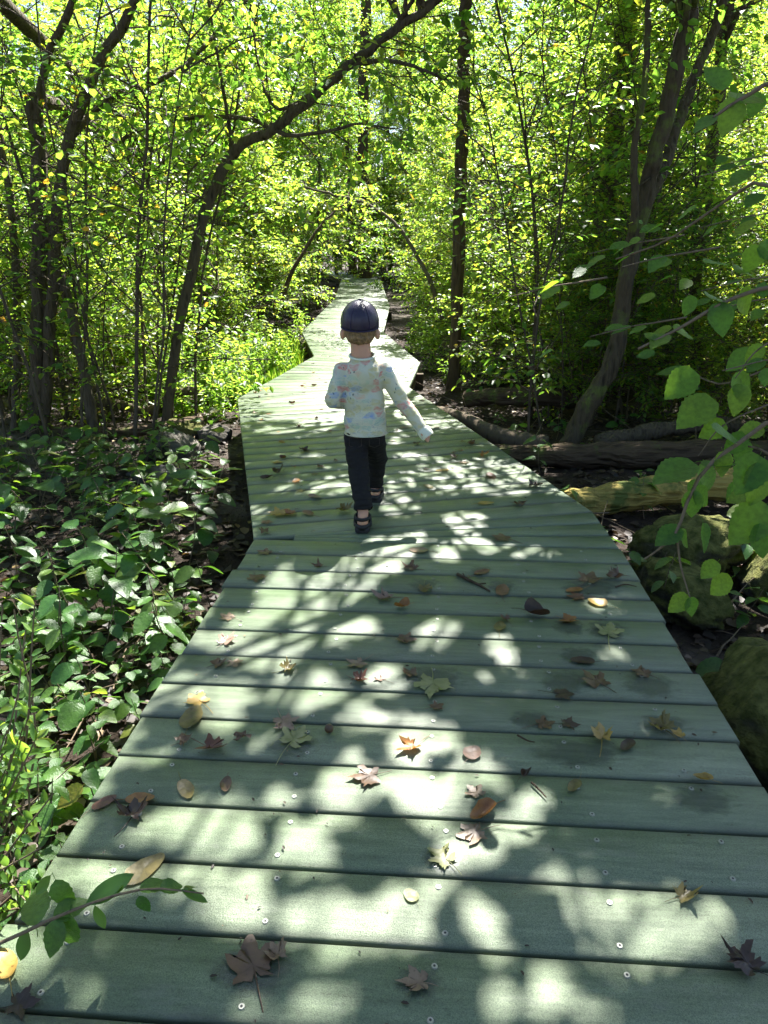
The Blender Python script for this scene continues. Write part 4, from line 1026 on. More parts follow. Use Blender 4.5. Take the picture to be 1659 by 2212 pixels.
def pocket(c, w, h, rz):
    ptsP = [(-w, 0, h), (w, 0, h), (w, 0, -h * .55), (0, 0, -h), (-w, 0, -h * .55), (-w, 0, h)]
    M = Matrix.Rotation(rz, 3, 'Z'); V, Q = tube_np([([c + M @ Vector(p) for p in ptsP], np.full(6, .0011), 5)]); link("pocket_stitching", mesh_np("pocket_stitching", V, Q, True), MATS["denim_stitch"], tro)
pocket(K(-.120, 2.8905, .335), .026, .022, -.12); pocket(K(-.040, 2.8915, .335), .022, .020, .15)
# cap worn with the peak forward: six panels, seams, button, peak
cap = empty("cap", HC + Vector((0, -.004, .016)), 0, kid); cap.rotation_euler = (R(10), 0, R(2))
bm = bmesh.new(); seg, rows = 48, 14; vs = []
for i in range(rows + 1):
    ph = i / rows * R(100); 
    for j in range(seg):
        a = j / seg * 2 * math.pi; k = 1 - .03 * (abs(math.cos(3 * a)) ** 24) * math.sin(ph)
        k += .018 * mnoise.noise(Vector((math.cos(a) * 2.2, math.sin(a) * 2.2, ph * 2))) + .012 * mnoise.noise(Vector((math.cos(a) * 7, math.sin(a) * 7, ph * 2.5 + 5)))
        rx, ry, rz_ = .0785, .0845, .094
        vs.append(bm.verts.new((rx * k * math.sin(ph) * math.cos(a), ry * k * math.sin(ph) * math.sin(a), rz_ * math.cos(ph) * (1 - .03 * math.cos(ph)))))
for i in range(rows):
    for j in range(seg):
        try: bm.faces.new((vs[i * seg + j], vs[(i + 1) * seg + j], vs[(i + 1) * seg + (j + 1) % seg], vs[i * seg + (j + 1) % seg]))
        except ValueError: pass
crown_o = link("crown", mesh_bm("crown", bm, True), MATS["cap_cloth"], cap)
s_ = crown_o.modifiers.new("t", 'SOLIDIFY'); s_.thickness = .0025; s_.offset = -1
for j in range(6):
    a = R(60 * j); pts = [(.0775 * math.sin(p) * math.cos(a), .0840 * math.sin(p) * math.sin(a), .0935 * math.cos(p) * (1 - .03 * math.cos(p))) for p in np.linspace(.05, R(99), 14)]
    V, Q = tube_np([(pts, np.full(14, .0016), 5)]); link("seam", mesh_np("seam", V, Q, True), MATS["cap_seam"], cap)
ring("band", Vector((0, 0, -.0155)), .0775, .0835, .0026, (0, 0, 1), cap, "cap_seam")
bm = bmesh.new(); bmesh.ops.create_uvsphere(bm, u_segments=14, v_segments=8, radius=.007)
for v in bm.verts: v.co.z *= .55
link("button", mesh_bm("button", bm, True), MATS["cap_cloth"], cap, (0, 0, .0925))
bv, bq = [], []
for i in range(7):
    f = i / 6
    for j in range(17):
        a = R(-72 + 9 * j); r_ = 1 + f * .72 * math.cos(a) ** .8 if abs(math.cos(a)) > 1e-6 else 1
        bv.append((.078 * math.sin(a) * (1 + .06 * f), .083 * math.cos(a) * r_, -.012 - .018 * f * f - .10 * f * math.sin(a) ** 2 * .3))
for i in range(6):
    for j in range(16): a = i * 17 + j; bq.append((a, a + 1, a + 18, a + 17))
pk = link("peak", mesh_np("peak", bv, np.array(bq), True), MATS["cap_cloth"], cap); s_ = pk.modifiers.new("t", 'SOLIDIFY'); s_.thickness = .004
# sandals
def sandal(heel, toe, label):
    heel, toe = Vector(heel), Vector(toe); d = (toe - heel); ln = d.length; yaw = math.atan2(-d.x, d.y)
    e = empty("sandal", Vector((heel.x, heel.y, 0)) - Vector((B0.x, B0.y, 0)) , yaw, kid); e["label"] = label
    def outline(k, s): return [(k * w * s, y * ln) for w, y in ((.022, -.02), (.030, .10), (.031, .30), (.029, .5), (.034, .72), (.034, .86), (.024, .98), (.010, 1.03))]
    pts = outline(1, 1.0) + outline(-1, 1.0)[::-1] + [(0, -.045 * ln / ln * ln)] if False else outline(1, 1.0) + outline(-1, 1.0)[::-1]
    n = len(pts); V = [(x, y, 0.001) for x, y in pts] + [(x * 1.05, y, .014) for x, y in pts] + [(x * .96, y, .020) for x, y in pts]
    k = np.arange(n); k2 = (k + 1) % n
    Q = np.concatenate([np.stack([k, k2, n + k2, n + k], 1), np.stack([n + k, n + k2, 2 * n + k2, 2 * n + k], 1)])
    m2 = n // 2
    topQ = np.array([(2 * n + i, 2 * n + i + 1, 2 * n + n - 2 - i, 2 * n + n - 1 - i) for i in range(m2 - 1)])
    link("sole", mesh_np("sole", V, np.concatenate([Q, topQ]), False), MATS["sandal_rubber"], e)
    # toe cap
    tv, tq = [], []
    for i in range(8):
        f = i / 7; y = (.52 + .52 * f) * ln; hgt = .046 * (1 - f ** 2.2) + .004; w = .034 * (1 - .62 * max(0, f - .45) ** 1.3 * 1.6)
        for j in range(9): a = math.pi * j / 8; tv.append((w * 1.02 * math.cos(a), y, .016 + hgt * math.sin(a)))
    for i in range(7):
        for j in range(8): a = i * 9 + j; tq.append((a, a + 9, a + 10, a + 1))
    t = link("toe_cap", mesh_np("toe_cap", tv, np.array(tq), True), MATS["sandal_rubber"], e); s_ = t.modifiers.new("t", 'SOLIDIFY'); s_.thickness = .003
    # heel cup (low) and ankle strap
    def band(name, z0, z1, rx, y0, y1, a0=180, a1=360):
        bvv, bqq = [], []
        for j in range(19):
            a = R(a0 + (a1 - a0) * j / 18)
            for z in (z0, z1): bvv.append((rx * math.cos(a), (y0 + (y1 - y0) * (1 + math.sin(a)) if True else 0) * ln, z))
        for j in range(18): bqq.append((2 * j, 2 * j + 2, 2 * j + 3, 2 * j + 1))
        b = link(name, mesh_np(name, bvv, np.array(bqq), True), MATS["sandal_rubber"], e); s_ = b.modifiers.new("t", 'SOLIDIFY'); s_.thickness = .004; s_.offset = 1
    band("heel_cup", .014, .036, .0300, -.03, .34)
    band("heel_strap", .050, .064, .0285, .02, .30)
    for s in (-1, 1):
        V, Q = tube_np([([(s * .031, .30 * ln, .014), (s * .032, .30 * ln, .040), (s * .030, .34 * ln, .060)], [.007, .006, .006], 6), ([(s * .031, .34 * ln, .058), (s * .018, .42 * ln, .068), (0, .44 * ln, .070)], [.006, .006, .006], 6)])
        link("side_strap", mesh_np("side_strap", V, Q, True), MATS["sandal_rubber"], e)
sandal((-.090, 2.712, 0), (-.086, 2.872, 0), "dark closed-toe sandal on the trailing foot")
sandal((-.041, 3.092, 0), (-.034, 3.255, 0), "dark closed-toe sandal on the leading foot")

# ------------------------------------------------------------------ fallen leaves on the deck
def maple_outline(rg2, lobes=5):
    pts = []
    spec = [(-158, .40), (-130, .72), (-115, .60), (-98, .56), (-78, .70), (-60, .98), (-46, .74), (-34, .60), (-20, .74), (0, 1.12), (20, .74), (34, .60), (46, .74), (60, .98), (78, .70), (98, .56), (115, .60), (130, .72), (158, .40), (180, .16)]
    if lobes == 5:
        fine = []
        for (a, r_), (a2, r2) in zip(spec, spec[1:] + [(202, .40)]):
            fine += [(a, r_), ((a + a2) / 2, (r_ + r2) / 2 * rg2.uniform(.86, .97))]
        spec = fine
    for a, r_ in spec: pts.append((math.cos(R(a)) * r_ * rg2.uniform(.74, 1.12) * .5, math.sin(R(a)) * r_ * rg2.uniform(.74, 1.12) * .50 * (.8 if a < 0 and lobes == 5 and rg2.random() < .5 else 1)))
    return pts
def oval_outline(rg2, w=.30):
    return [(math.cos(a) * .5, math.sin(a) * w * rg2.uniform(.93, 1.07) * (1 - .18 * math.cos(a))) for a in np.linspace(math.pi, -math.pi, 19)[:-1]]
def fallen_mesh(kind, seed, curl):
    rg2 = random.Random(seed)
    out = maple_outline(rg2) if kind in ("maple", "crumpled") else oval_outline(rg2, .40 if kind == "round" else .27)
    n = len(out); V = [(0, 0, 0)]
    for f in (.35, .7, 1.0): V += [(x * f, y * f, 0) for x, y in out]
    amp = .16 if kind == "crumpled" else .03
    ca = rg2.uniform(-.7, .7); W = []
    for x, y, z in V:
        u = x * math.cos(ca) + y * math.sin(ca); v = -x * math.sin(ca) + y * math.cos(ca)
        zz = curl * (v * v * 1.6 + .3 * abs(u) ** 2) + amp * (mnoise.noise(Vector((x * 4, y * 4, seed))) + .5)
        k = 1 - .35 * min(1, curl * abs(v))
        v *= k
        W.append((u * math.cos(ca) - v * math.sin(ca), u * math.sin(ca) + v * math.cos(ca), max(0, zz) + .004))
    T = [(0, 1 + i, 1 + (i + 1) % n) for i in range(n)]; Q = []
    for r_ in range(2):
        b = 1 + r_ * n
        Q += [(b + i, b + n + i, b + n + (i + 1) % n, b + (i + 1) % n) for i in range(n)]
    W = np.array(W)
    x0 = -.5 if kind in ("oval", "round") else -.06
    ln = rg2.uniform(.35, .75); bend = rg2.uniform(-.25, .25)
    sv, sq = tube_np([(spline([(x0 + .05, 0, .012), (x0 - ln * .5, bend * .4, .03), (x0 - ln, bend, .012)], 6), np.linspace(.013, .008, 6), 4)], len(W))
    return mesh_np("fallen_leaf", np.vstack([W, sv]), [np.array(T), np.array(Q), sq], False)
FM = {}
for kind, cs in (("maple", (.08, .3)), ("crumpled", (.6, 1.0)), ("oval", (.12, .5)), ("curled oval", (1.8, 2.4)), ("round", (.1, .3)), ("curled", (.8, 1.3))):
    base = {"curled oval": "oval", "curled": "maple"}.get(kind, kind)
    FM[kind] = [(base, s, cs[0] + (cs[1] - cs[0]) * (s % 3) / 2) for s in range(6)]
cache = {}
def fallen(kind, var, colour):
    key = (kind, var, colour)
    if key not in cache:
        b, s, c_ = FM[kind][var]; me = fallen_mesh(b, s * 7 + len(kind) * 31, c_); me.materials.append(MATS["fallen_" + colour.replace(" ", "_")]); cache[key] = me
    return cache[key]
LEAVES = [  # x, y, length in pixels, shape, colour
 (575,1195,34,"maple","brown"),(553,1248,42,"maple","brown"),(495,1335,40,"maple","tan"),(488,1388,46,"curled","pinkish tan"),(470,1437,38,"curled","brown"),(505,1433,38,"maple","tan"),(620,1450,42,"crumpled","olive"),
 (430,1515,58,"maple","yellow"),(415,1552,62,"oval","olive"),(395,1605,40,"crumpled","brown"),(452,1617,64,"curled","reddish brown"),(527,1595,38,"crumpled","brown"),(634,1600,76,"maple","pale green"),(612,1560,62,"maple","pinkish tan"),
 (890,1615,54,"curled","orange"),(800,1678,66,"maple","brown"),(1020,1628,36,"round","pinkish tan"),(1135,1675,26,"curled oval","dark brown"),(1030,1715,46,"maple","tan"),(1042,1762,58,"curled oval","orange"),(1026,1800,70,"maple","tan"),
 (962,1858,70,"maple","pale green"),(888,1936,28,"round","pale green"),(303,1727,46,"oval","orange"),(226,1735,40,"oval","reddish brown"),(285,1768,78,"crumpled","dark brown"),(402,1708,46,"oval","olive"),(488,1698,34,"oval","brown"),
 (312,1880,74,"oval","olive"),(548,2090,120,"maple","brown"),(600,2070,60,"crumpled","tan"),(905,2125,66,"curled","tan"),(1475,1940,58,"curled","olive"),(1612,2090,84,"crumpled","dark brown"),(12,2085,64,"oval","yellow"),(40,2172,70,"maple","dark brown"),
 (1518,1685,30,"curled oval","yellow"),(1240,1700,34,"oval","olive"),(1300,1595,58,"crumpled","yellow"),(1225,1566,40,"maple","dark brown"),(1172,1566,46,"maple","brown"),(1355,1612,36,"oval","dark brown"),(1435,1578,64,"crumpled","olive"),(1466,1590,34,"curled","yellow"),
 (1290,1475,64,"maple","brown"),(1392,1457,46,"maple","brown"),(1258,1430,38,"oval","dark brown"),(1213,1502,48,"maple","dark brown"),(1315,1368,62,"maple","pale green"),(1225,1342,44,"curled","orange"),(1160,1330,46,"curled oval","dark brown"),(1290,1303,32,"round","yellow"),
 (1272,1255,58,"maple","brown"),(1250,1290,42,"maple","reddish brown"),(1332,1247,44,"crumpled","brown"),(1240,1277,30,"oval","orange"),(1080,1355,34,"oval","olive"),(1092,1340,30,"crumpled","brown"),(1085,1276,40,"oval","reddish brown"),(916,1275,40,"crumpled","olive"),
 (890,1231,36,"crumpled","brown"),(935,1478,84,"maple","pale green"),(885,1455,40,"curled","brown"),(870,1382,46,"maple","brown"),(775,1435,46,"maple","tan"),(772,1472,42,"crumpled","reddish brown"),(823,1468,28,"maple","pinkish tan"),(835,1293,46,"curled","pinkish tan"),
 (868,1312,28,"curled oval","orange"),(1041,1238,30,"oval","reddish brown"),(904,1190,30,"round","tan"),(1087,1164,46,"maple","brown"),(600,1112,52,"maple","yellow"),(622,1112,36,"curled","orange"),(575,1130,28,"maple","reddish brown"),(572,1152,28,"crumpled","brown"),
 (1050,1088,26,"oval","yellow"),(1155,1053,34,"crumpled","dark brown"),(925,1052,22,"oval","olive"),(1045,986,30,"crumpled","orange"),(955,1017,24,"oval","yellow"),(980,990,26,"crumpled","dark brown"),(1120,1090,30,"crumpled","brown"),(690,1225,24,"curled","brown"),
 (600,1022,26,"curled oval","dark brown"),(575,1035,22,"curled oval","dark brown"),(655,975,24,"crumpled","dark brown"),(740,1105,38,"crumpled","olive"),(665,1110,26,"oval","reddish brown"),(680,1075,24,"oval","tan"),(648,1062,24,"maple","olive"),(940,1530,34,"maple","brown"),
 (600,1000,24,"maple","yellow"),(690,1010,22,"curled","brown"),(640,1040,22,"oval","orange"),(1000,1000,24,"maple","tan"),(1020,960,22,"crumpled","brown"),(900,960,20,"crumpled","dark brown"),(875,925,18,"oval","tan"),(1060,1030,26,"oval","reddish brown")]
ORD = "first second third fourth fifth sixth seventh eighth ninth tenth eleventh twelfth thirteenth fourteenth fifteenth sixteenth seventeenth eighteenth nineteenth twentieth".split()
ORD += [f"{t}-{o}" if o else t2 for t, t2 in (("twenty", ""), ("thirty", "thirtieth"), ("forty", "fortieth"), ("fifty", "fiftieth")) for o in ([""] if t2 else []) + ORD[:9]] + ["sixtieth"]
vis_planks = [i for i, o in enumerate(nearA) if at(829, 2212).y - .04 < PLANKS[i][1].y]
PRANK = {i: len(vis_planks) - 1 - i for i in vis_planks}    # 0 = nearest plank in the picture
seen = {}
frg = random.Random(99); items = []
def plank_of(p):
    for i, (o, c_, ux, uy, loc) in enumerate(PLANKS):
        if abs((p - c_).dot(uy)) < PITCH_P * .52 and abs((p - c_).dot(ux)) < 1.2: return i
    return None
for x, y, s, kind, colr in LEAVES: p = at(x, y); items.append((p, s * (p.y * math.cos(PITCH) + CAM_H * math.sin(PITCH)) / F * 1.38, kind, colr, x, y))
for i in range(90):
    k = frg.choice([0, 0, 0, 1, 1, 2]); f, g = frg.random(), frg.uniform(.04, .96)
    if k == 0: f = .25 + .75 * f
    p = L[k].lerp(L[k + 1], f).lerp(Rr[k].lerp(Rr[k + 1], f), g); items.append((p, frg.uniform(.035, .06), frg.choice(["crumpled", "curled", "oval", "maple", "curled oval"]), frg.choice(["brown", "dark brown", "brown", "reddish brown", "tan", "yellow", "orange", "dark brown"]), None, None))
lab_count = {}
labels = []
for it in items:
    p, s, kind, colr, x, y = it; pi = plank_of(p)
    shape = {"maple": "flat lobed leaf", "crumpled": "crumpled leaf", "oval": "oval leaf", "curled oval": "rolled-up oval leaf", "round": "round leaf", "curled": "curled lobed leaf"}[kind]
    if pi is not None and pi in PRANK and PRANK[pi] < 20:
        fx = (p - PL).dot(nA) / WA; pos = "near the left end" if fx < .2 else "left of centre" if fx < .42 else "at the middle" if fx < .58 else "right of centre" if fx < .8 else "near the right end"
        lab = f"{colr} {shape} {pos} of {ORD[PRANK[pi]]} plank from the bottom"
    elif p.y < 4.0: lab = f"{colr} {shape} on the deck around the child's feet"
    elif p.y < 6.0: lab = f"{colr} {shape} on the deck beyond the child's legs"
    else: lab = f"tiny {colr} {shape} on the far deck beyond the child"
    labels.append(lab); lab_count.setdefault(lab, []).append(p.x)
for it, lab in zip(items, labels):
    p, s, kind, colr, x, y = it
    o = link("fallen_leaf", fallen(kind, frg.randrange(6), colr)); z = deck_h(p.y)
    o.location = (p.x, p.y, z + .0025); o.scale = (s, s, s); o.rotation_euler = (frg.uniform(-.05, .05), frg.uniform(-.05, .05), frg.random() * 6.28)
    xsr = sorted(lab_count[lab])
    if len(xsr) > 1:
        r_ = xsr.index(p.x); lab = ("left one: " if r_ == 0 and len(xsr) == 2 else "right one: " if len(xsr) == 2 else f"{ORD[min(r_, 38)]} from left: ") + lab
    tag(o, lab, "leaf", "fallen leaves on the boardwalk")
# crumbs of leaf and bark on the boards, uncountable
n = 1500; P, A, Nn, S = [], [], [], []
for i in range(n):
    o_, c_, ux, uy, loc = PLANKS[frg.randrange(0, 58)]; u = frg.uniform(-.68, .68); v = frg.choice([frg.uniform(-.066, .066), frg.choice([-1, 1]) * frg.uniform(.05, .067)])
    p = c_ + ux * u + uy * v; a = frg.random() * 6.28
    P.append((p.x, p.y, p.z + .0035)); A.append((math.cos(a), math.sin(a), frg.uniform(-.1, .2))); Nn.append((frg.gauss(0, .4), frg.gauss(0, .4), 1)); S.append(.003 + .011 * frg.random() ** 3)
tag(crown("leaf_crumbs", [np.array(a, float) for a in (P, A, Nn, S)], "litter", None, rg, .8), "tiny brown crumbs of leaf scattered over the planks", "leaf crumbs", kind="stuff")
# damp marks left round some leaves: parts of the planks
bm = bmesh.new(); bmesh.ops.create_circle(bm, cap_ends=True, segments=28, radius=1); damp_me = mesh_bm("damp_stain", bm); damp_me.materials.append(MATS["damp_stain"])
for x, y, rx, ry in [(1392,1457,60,34),(1225,1500,52,34),(1085,1276,32,16),(1255,1430,44,24),(916,1275,38,16),(1272,1262,64,30),(1315,1372,48,24),(1445,1585,60,26),(1240,1590,110,34),(1505,1690,70,34),(632,1610,60,30),(940,1482,70,30),(1150,1570,50,24),(550,2100,100,60),(905,2125,56,40),(960,1862,50,34),(1225,1342,40,18),(1041,1240,26,11)]:
    p = at(x, y); i = plank_of(p)
    if i is None: continue
    o, c_, ux, uy, loc = PLANKS[i]; d_ = p - c_; zc = p.y * math.cos(PITCH) + CAM_H * math.sin(PITCH)
    w = rx * zc / F; h_ = min((at(x, y - ry).y - at(x, y + ry).y) / 2, PITCH_P * .48)
    yl = d_.dot(uy); room = PITCH_P / 2 - .007 - h_; yl = max(-max(room, 0), min(max(room, 0), yl)); h_ = min(h_, PITCH_P / 2 - .007)
    s = link("damp_stain", damp_me, None, o); s.location = (d_.dot(ux), yl, .0007); s.scale = (w * 1.15, h_, 1)
# acorn and twigs on the deck
bm = bmesh.new(); bmesh.ops.create_uvsphere(bm, u_segments=14, v_segments=10, radius=1)
for v in bm.verts: v.co = Vector((v.co.x * .0105, v.co.y * .0105, v.co.z * .013 * (1 if v.co.z < 0 else .85)))
p = at(711, 1582); ac = empty("acorn", p + Vector((0, 0, .012))); tag(ac, "small brown acorn standing on a plank left of centre", "acorn")
nut = link("nut", mesh_bm("nut", bm, True), MATS["acorn"], ac); nut.rotation_euler = (1.2, .3, 0)
bm = bmesh.new(); bmesh.ops.create_uvsphere(bm, u_segments=14, v_segments=8, radius=.0118)
bmesh.ops.bisect_plane(bm, geom=bm.verts[:] + bm.edges[:] + bm.faces[:], plane_co=(0, 0, .003), plane_no=(0, 0, -1), clear_outer=True)
cp = link("cup", mesh_bm("cup", bm, True), MATS["fallen_brown"], ac); cp.rotation_euler = (1.2, .3, 0)
def twig(pts, r, label, side=()):
    w = [np.array(at(x, y, h=.006)) for x, y in pts]; base = w[0].copy(); tb = [(spline([q - base for q in w], 8), np.linspace(r, r * .5, 8), 6)]
    for a, b in side: tb.append((np.array([np.array(at(*a, h=.006)) - base, np.array(at(*b, h=.012)) - base]), np.array([r * .6, r * .35]), 5))
    V, Q = tube_np(tb); tag(link("twig", mesh_np("twig", V, Q, True), MATS["bark_dark"], None, base), label, "twig", "twigs on the boardwalk")
twig([(988, 1240), (1015, 1254), (1040, 1266), (1058, 1277)], .006, "forked dark twig lying across a plank right of the child's shadow", [((1005, 1250), (1000, 1238)), ((1030, 1262), (1050, 1260))])
twig([(1118, 1588), (1140, 1600), (1155, 1603)], .0025, "thin straight stalk on a right-hand plank", [])
twig([(1148, 1690), (1165, 1706), (1180, 1722)], .0028, "thin dark stalk crossing a plank gap right of centre", [])
twig([(1330, 1268), (1350, 1262), (1375, 1267)], .003, "wavy little twig near the right deck edge", [])
# ------------------------------------------------------------------ near shrubs that reach into the picture
def branch_shrub(name, label, cat, base, branches, leaves, blades, bark, twr=.006, rz=0):
    """branches: list of point lists; leaves: (tip point, base point, normal, size)"""
    base = Vector(base); root = empty(name, base); tag(root, label, cat)
    tubes = [(spline([np.array(q) - np.array(base) for q in pts], 14), np.linspace(r0, r1, 14), 7) for pts, r0, r1 in branches]
    wood("branch", tubes, bark, root)
    for (p, ax, nr, size, k) in leaves: place_leaf(root, blades[k % len(blades)], Vector(p) - base, ax, nr, size * (.86 if name == 'hazel_shrub' else 1))
    return root
rgn = np.random.default_rng(5)
def A3(x, y, z): return np.array(at_depth(x, y, z))
def at_depth(x, y, zc):
    v = FWD + Vector(((x - CX) / F, 0, 0)) + UPV * ((CY - y) / F); return Vector((0, 0, CAM_H)) + v * zc
def px_leaf(bx, by, tx, ty, zc, dz=0.0, nr=None, k=0):
    """leaf whose base and tip lie at two photo points; dz tips it towards or away"""
    b = at_depth(bx, by, zc); t = at_depth(tx, ty, zc + dz); ax = t - b
    n_ = Vector(nr) if nr is not None else Vector((rgn.normal(0, .3), -.35 + rgn.normal(0, .2), 1))
    return (b, ax, n_, ax.length, k)
HB_ = Vector((1.35, 1.25, gz(1.35, 1.25)))
zc1, zc2 = 1.30, 1.55
hz_br = [([HB_, at_depth(1790, 900, 1.35), at_depth(1740, 640, zc1), at_depth(1659, 622, zc1), at_depth(1560, 655, zc1), at_depth(1470, 708, zc1), at_depth(1378, 754, zc1)], .006, .0022),
         ([HB_, at_depth(1800, 1000, 1.5), at_depth(1700, 900, zc2), at_depth(1600, 955, zc2), at_depth(1525, 1010, zc2), at_depth(1482, 1090, zc2), at_depth(1462, 1150, zc2), at_depth(1425, 1185, zc2 + .02), at_depth(1392, 1208, zc2 + .03)], .0065, .002),
         ([HB_, at_depth(1760, 1100, 1.6), at_depth(1665, 985, 1.6), at_depth(1600, 960, 1.62)], .005, .002),
         ([at_depth(1462, 1150, zc2), at_depth(1470, 1220, zc2), at_depth(1490, 1290, zc2)], .003, .0015),
         ([HB_, at_depth(1780, 600, 1.5), at_depth(1659, 400, 1.6), at_depth(1560, 440, 1.7), at_depth(1440, 520, 1.8), at_depth(1330, 560, 1.9)], .006, .002),
         ([HB_, at_depth(1790, 800, 1.8), at_depth(1659, 800, 1.9), at_depth(1560, 830, 1.95), at_depth(1480, 800, 2.0)], .005, .002),
         ([HB_, at_depth(1800, 400, 1.1), at_depth(1700, 190, 1.0), at_depth(1600, 215, 1.0), at_depth(1540, 255, 1.0)], .005, .002)]
L_ = [px_leaf(1550, 655, 1570, 735, zc1, -.01, (-.1, -1, .35), 0), px_leaf(1535, 648, 1585, 640, zc1, .05, (0, -.5, 1), 1), px_leaf(1500, 640, 1470, 690, zc1, .02, None, 2), px_leaf(1525, 570, 1590, 560, zc1, .02, None, 1), px_leaf(1590, 590, 1650, 585, zc1, .03, None, 0),
      px_leaf(1420, 735, 1388, 712, zc1, .01, None, 1), px_leaf(1440, 722, 1400, 752, zc1, -.02, None, 2), px_leaf(1455, 715, 1512, 722, zc1, .02, None, 0), px_leaf(1640, 640, 1659, 600, zc1, 0, (0, -1, .4), 1), px_leaf(1650, 560, 1662, 505, zc1, 0, (0, -1, .5), 2),
      px_leaf(1640, 530, 1605, 600, zc1, .02, (-.2, -1, .4), 0), px_leaf(1600, 625, 1625, 690, zc1, .03, (.2, -1, .4), 1),
      px_leaf(1560, 975, 1566, 1040, zc2, 0, (.1, -1, .3), 0), px_leaf(1525, 1010, 1600, 985, zc2, .03, None, 1), px_leaf(1500, 1000, 1395, 1040, zc2, -.02, (0, -.3, 1), 2), px_leaf(1495, 1060, 1497, 1128, zc2, 0, (-.2, -1, .3), 0), px_leaf(1500, 1055, 1540, 1100, zc2, .02, (.2, -1, .5), 1),
      px_leaf(1470, 1140, 1405, 1180, zc2, 0, (-.2, -.6, 1), 2), px_leaf(1465, 1150, 1500, 1185, zc2, .02, None, 0), px_leaf(1490, 1290, 1500, 1340, zc2, 0, (.2, -1, .3), 1), px_leaf(1485, 1285, 1440, 1330, zc2, 0, (-.2, -1, .3), 2), px_leaf(1540, 930, 1620, 950, zc2, .03, (0, -.4, 1), 1),
      px_leaf(1610, 940, 1560, 985, 1.6, 0, (0, -1, .5), 0), px_leaf(1640, 985, 1590, 1080, 1.6, -.02, (-.1, -1, .4), 1), px_leaf(1650, 1000, 1625, 1110, 1.6, 0, (.1, -1, .3), 2), px_leaf(1655, 1090, 1570, 1190, 1.62, 0, (-.2, -1, .5), 0), px_leaf(1640, 1130, 1659, 1220, 1.62, 0, (.1, -1, .4), 1),
      px_leaf(1540, 860, 1450, 930, 1.9, 0, (-.1, -.7, .8), 2), px_leaf(1580, 815, 1640, 865, 1.9, .03, (0, -1, .5), 0), px_leaf(1600, 830, 1590, 910, 1.9, 0, (.1, -1, .4), 1), px_leaf(1500, 800, 1430, 870, 1.95, 0, (0, -1, .5), 2), px_leaf(1625, 760, 1560, 800, 1.9, 0, None, 0), px_leaf(1480, 800, 1405, 800, 2.0, .04, (0, -.3, 1), 1),
      px_leaf(1570, 190, 1520, 130, 1.0, 0, (-.5, -.6, .8), 0), px_leaf(1590, 225, 1650, 185, 1.0, .03, (0, -.6, 1), 1), px_leaf(1545, 250, 1490, 285, 1.0, 0, None, 2), px_leaf(1590, 215, 1560, 300, 1.0, 0, (0, -1, .5), 0), px_leaf(1640, 200, 1620, 260, 1.05, 0, (.1, -1, .5), 1)]
for i in range(46):   # shaded leaves hanging in tiers along the upper right
    t = rgn.random(); zc = rgn.uniform(1.7, 2.3); bx, by = rgn.uniform(1190, 1650), rgn.uniform(330, 800)
    by = max(by, 620 - .55 * (bx - 1190)) if bx < 1500 else by
    b = at_depth(bx, by, zc); a = rgn.uniform(2.4, 4.2); ax = Vector((math.cos(a), math.sin(a) * .6, rgn.uniform(-.5, .05)))
    L_.append((b, ax, Vector((rgn.normal(0, .2), -.25 + rgn.normal(0, .25), 1)), rgn.uniform(.045, .08), i))
    if i % 5 == 0: hz_br.append(([at_depth(bx + 120, by - 20, zc + .02), at_depth(bx + 50, by - 8, zc), b, at_depth(bx - 90, by + 22, zc - .03)], .0028, .0012))
for i in range(12):   # clustered leaves low on the right
    zc = rgn.uniform(1.5, 2.1); bx, by = rgn.uniform(1500, 1680), rgn.uniform(700, 1330); b = at_depth(bx, by, zc); a = rgn.uniform(2.2, 5.2)
    L_.append((b, Vector((math.cos(a), math.sin(a) * .5, rgn.uniform(-1.1, -.1))), Vector((rgn.normal(0, .4), -.7 + rgn.normal(0, .3), .8)), rgn.uniform(.05, .095), i))
    if i % 6 == 0: hz_br.append(([at_depth(bx + 140, by - 60, zc + .02), b, at_depth(bx - 60, by + 70, zc)], .003, .0013))
branch_shrub("hazel_shrub", "leafy shrub with large toothed leaves reaching in from the right edge", "shrub", HB_, hz_br, L_, HAZEL, "twig_bark")
# glossy small-leaved shrub at the lower left
PB = Vector((-.92, 1.12, gz(-.92, 1.12))); pv_br, pv_l = [], []
for i in range(30):
    tx, ty = rgn.uniform(-60, 135), rgn.uniform(1270, 2010); tx = tx if ty > 1560 else min(tx, 75); zc = rgn.uniform(1.12, 1.36)
    if ty > 1900: tx = min(tx, 60)
    tip = at_depth(tx, ty, zc); mid = PB.lerp(tip, .5) + Vector((rgn.normal(0, .05), rgn.normal(0, .05), .05))
    pv_br.append(([PB, mid, tip], .0035, .0012)); w = spline([PB, mid, tip], 20)
    for j in range(10 if i % 3 else 12):
        t = .42 + .57 * j / 10; p, d = sample(w, min(t, .999)); d = Vector(d).normalized()
        for sgn in (-1, 1):
            sd = d.cross(Vector((rgn.normal(0, .4), -1, .4))).normalized() * sgn; ax = d * .75 + sd * .8 + Vector((rgn.normal(0, .12), rgn.normal(0, .12), rgn.normal(0, .12)))
            pv_l.append((p, ax, Vector((rgn.normal(.15, .3), -.5 + rgn.normal(0, .3), 1)), rgn.uniform(.020, .036), j))
pv_l = [pv_l[i] for i in rgn.permutation(len(pv_l))[:430]]
pv = branch_shrub("privet_shrub", "glossy small-leaved shrub crowding the lower left edge of the deck", "shrub", PB, pv_br, pv_l[:298], PRIVET, "twig_bark")
rest = pv_l[298:]
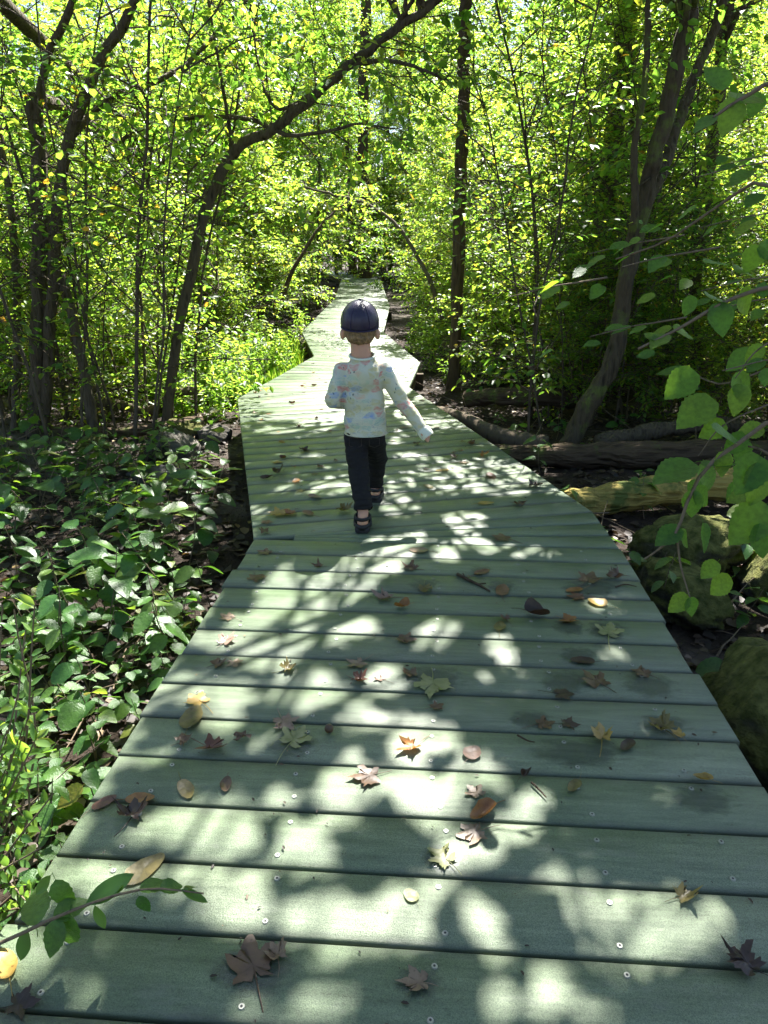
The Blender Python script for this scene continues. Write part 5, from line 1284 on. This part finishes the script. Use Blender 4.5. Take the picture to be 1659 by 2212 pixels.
cr = crown("small_leaves", [np.array([tuple(Vector(l[0]) - PB) for l in rest]), np.array([tuple(l[1]) for l in rest]), np.array([tuple(l[2]) for l in rest]), np.array([l[3] for l in rest])], "herb", pv, rg, .85)
# single spray crossing the deck corner at the lower left
sb = Vector((-.80, .98, gz(-.80, .98))); z3 = 1.10
spray = [([sb, at_depth(-60, 2080, z3 + .02), at_depth(60, 2010, z3), at_depth(200, 1950, z3), at_depth(320, 1920, z3), at_depth(440, 1930, z3)], .004, .0012)]
sl_ = [px_leaf(115, 1985, 195, 1935, z3, .03, (0, -.4, 1), 0), px_leaf(185, 1955, 285, 1885, z3, .02, (-.1, -.5, 1), 1), px_leaf(130, 1985, 100, 2075, z3, -.02, (0, -1, .6), 2), px_leaf(150, 1975, 135, 2060, z3, .02, (0, -1, .6), 0), px_leaf(205, 1955, 225, 2010, z3, 0, (0, -1, .6), 1),
       px_leaf(300, 1925, 372, 1895, z3, .02, None, 2), px_leaf(345, 1922, 400, 1905, z3, .03, None, 0), px_leaf(390, 1922, 450, 1945, z3, 0, None, 1), px_leaf(300, 1935, 322, 1975, z3, 0, (0, -1, .6), 2), px_leaf(400, 1925, 430, 1905, z3, .03, None, 0), px_leaf(60, 2005, 40, 2080, z3, 0, (0, -1, .6), 1),
       px_leaf(80, 2000, 75, 1900, z3, .05, (0, -.8, 1), 2), px_leaf(120, 1900, 155, 1970, z3 + .02, 0, (0, -1, .6), 0), px_leaf(110, 1890, 75, 1935, z3 + .02, 0, (0, -1, .6), 1), px_leaf(250, 1935, 262, 1905, z3, .04, None, 2)]
branch_shrub("leafy_spray", "thin leafy branch crossing the deck corner at the lower left", "branch", sb, spray, sl_, [BROAD[0], PRIVET[0], BROAD[1]], "twig_bark")

# ------------------------------------------------------------------ labels: like things told apart by their order in the picture
groups = {}
for o in scene.objects:
    if o.parent is None and "label" in o and "group" in o: groups.setdefault((o["group"], o["label"]), []).append(o)
for (g, lab), os_ in groups.items():
    if 1 < len(os_) <= 60 and "far wood" not in lab and "fallen" not in g:
        for i, o in enumerate(sorted(os_, key=lambda q: q.location.x / max(q.location.y, .5))):
            o["label"] = f"{lab}, {ORD[i]} from left"
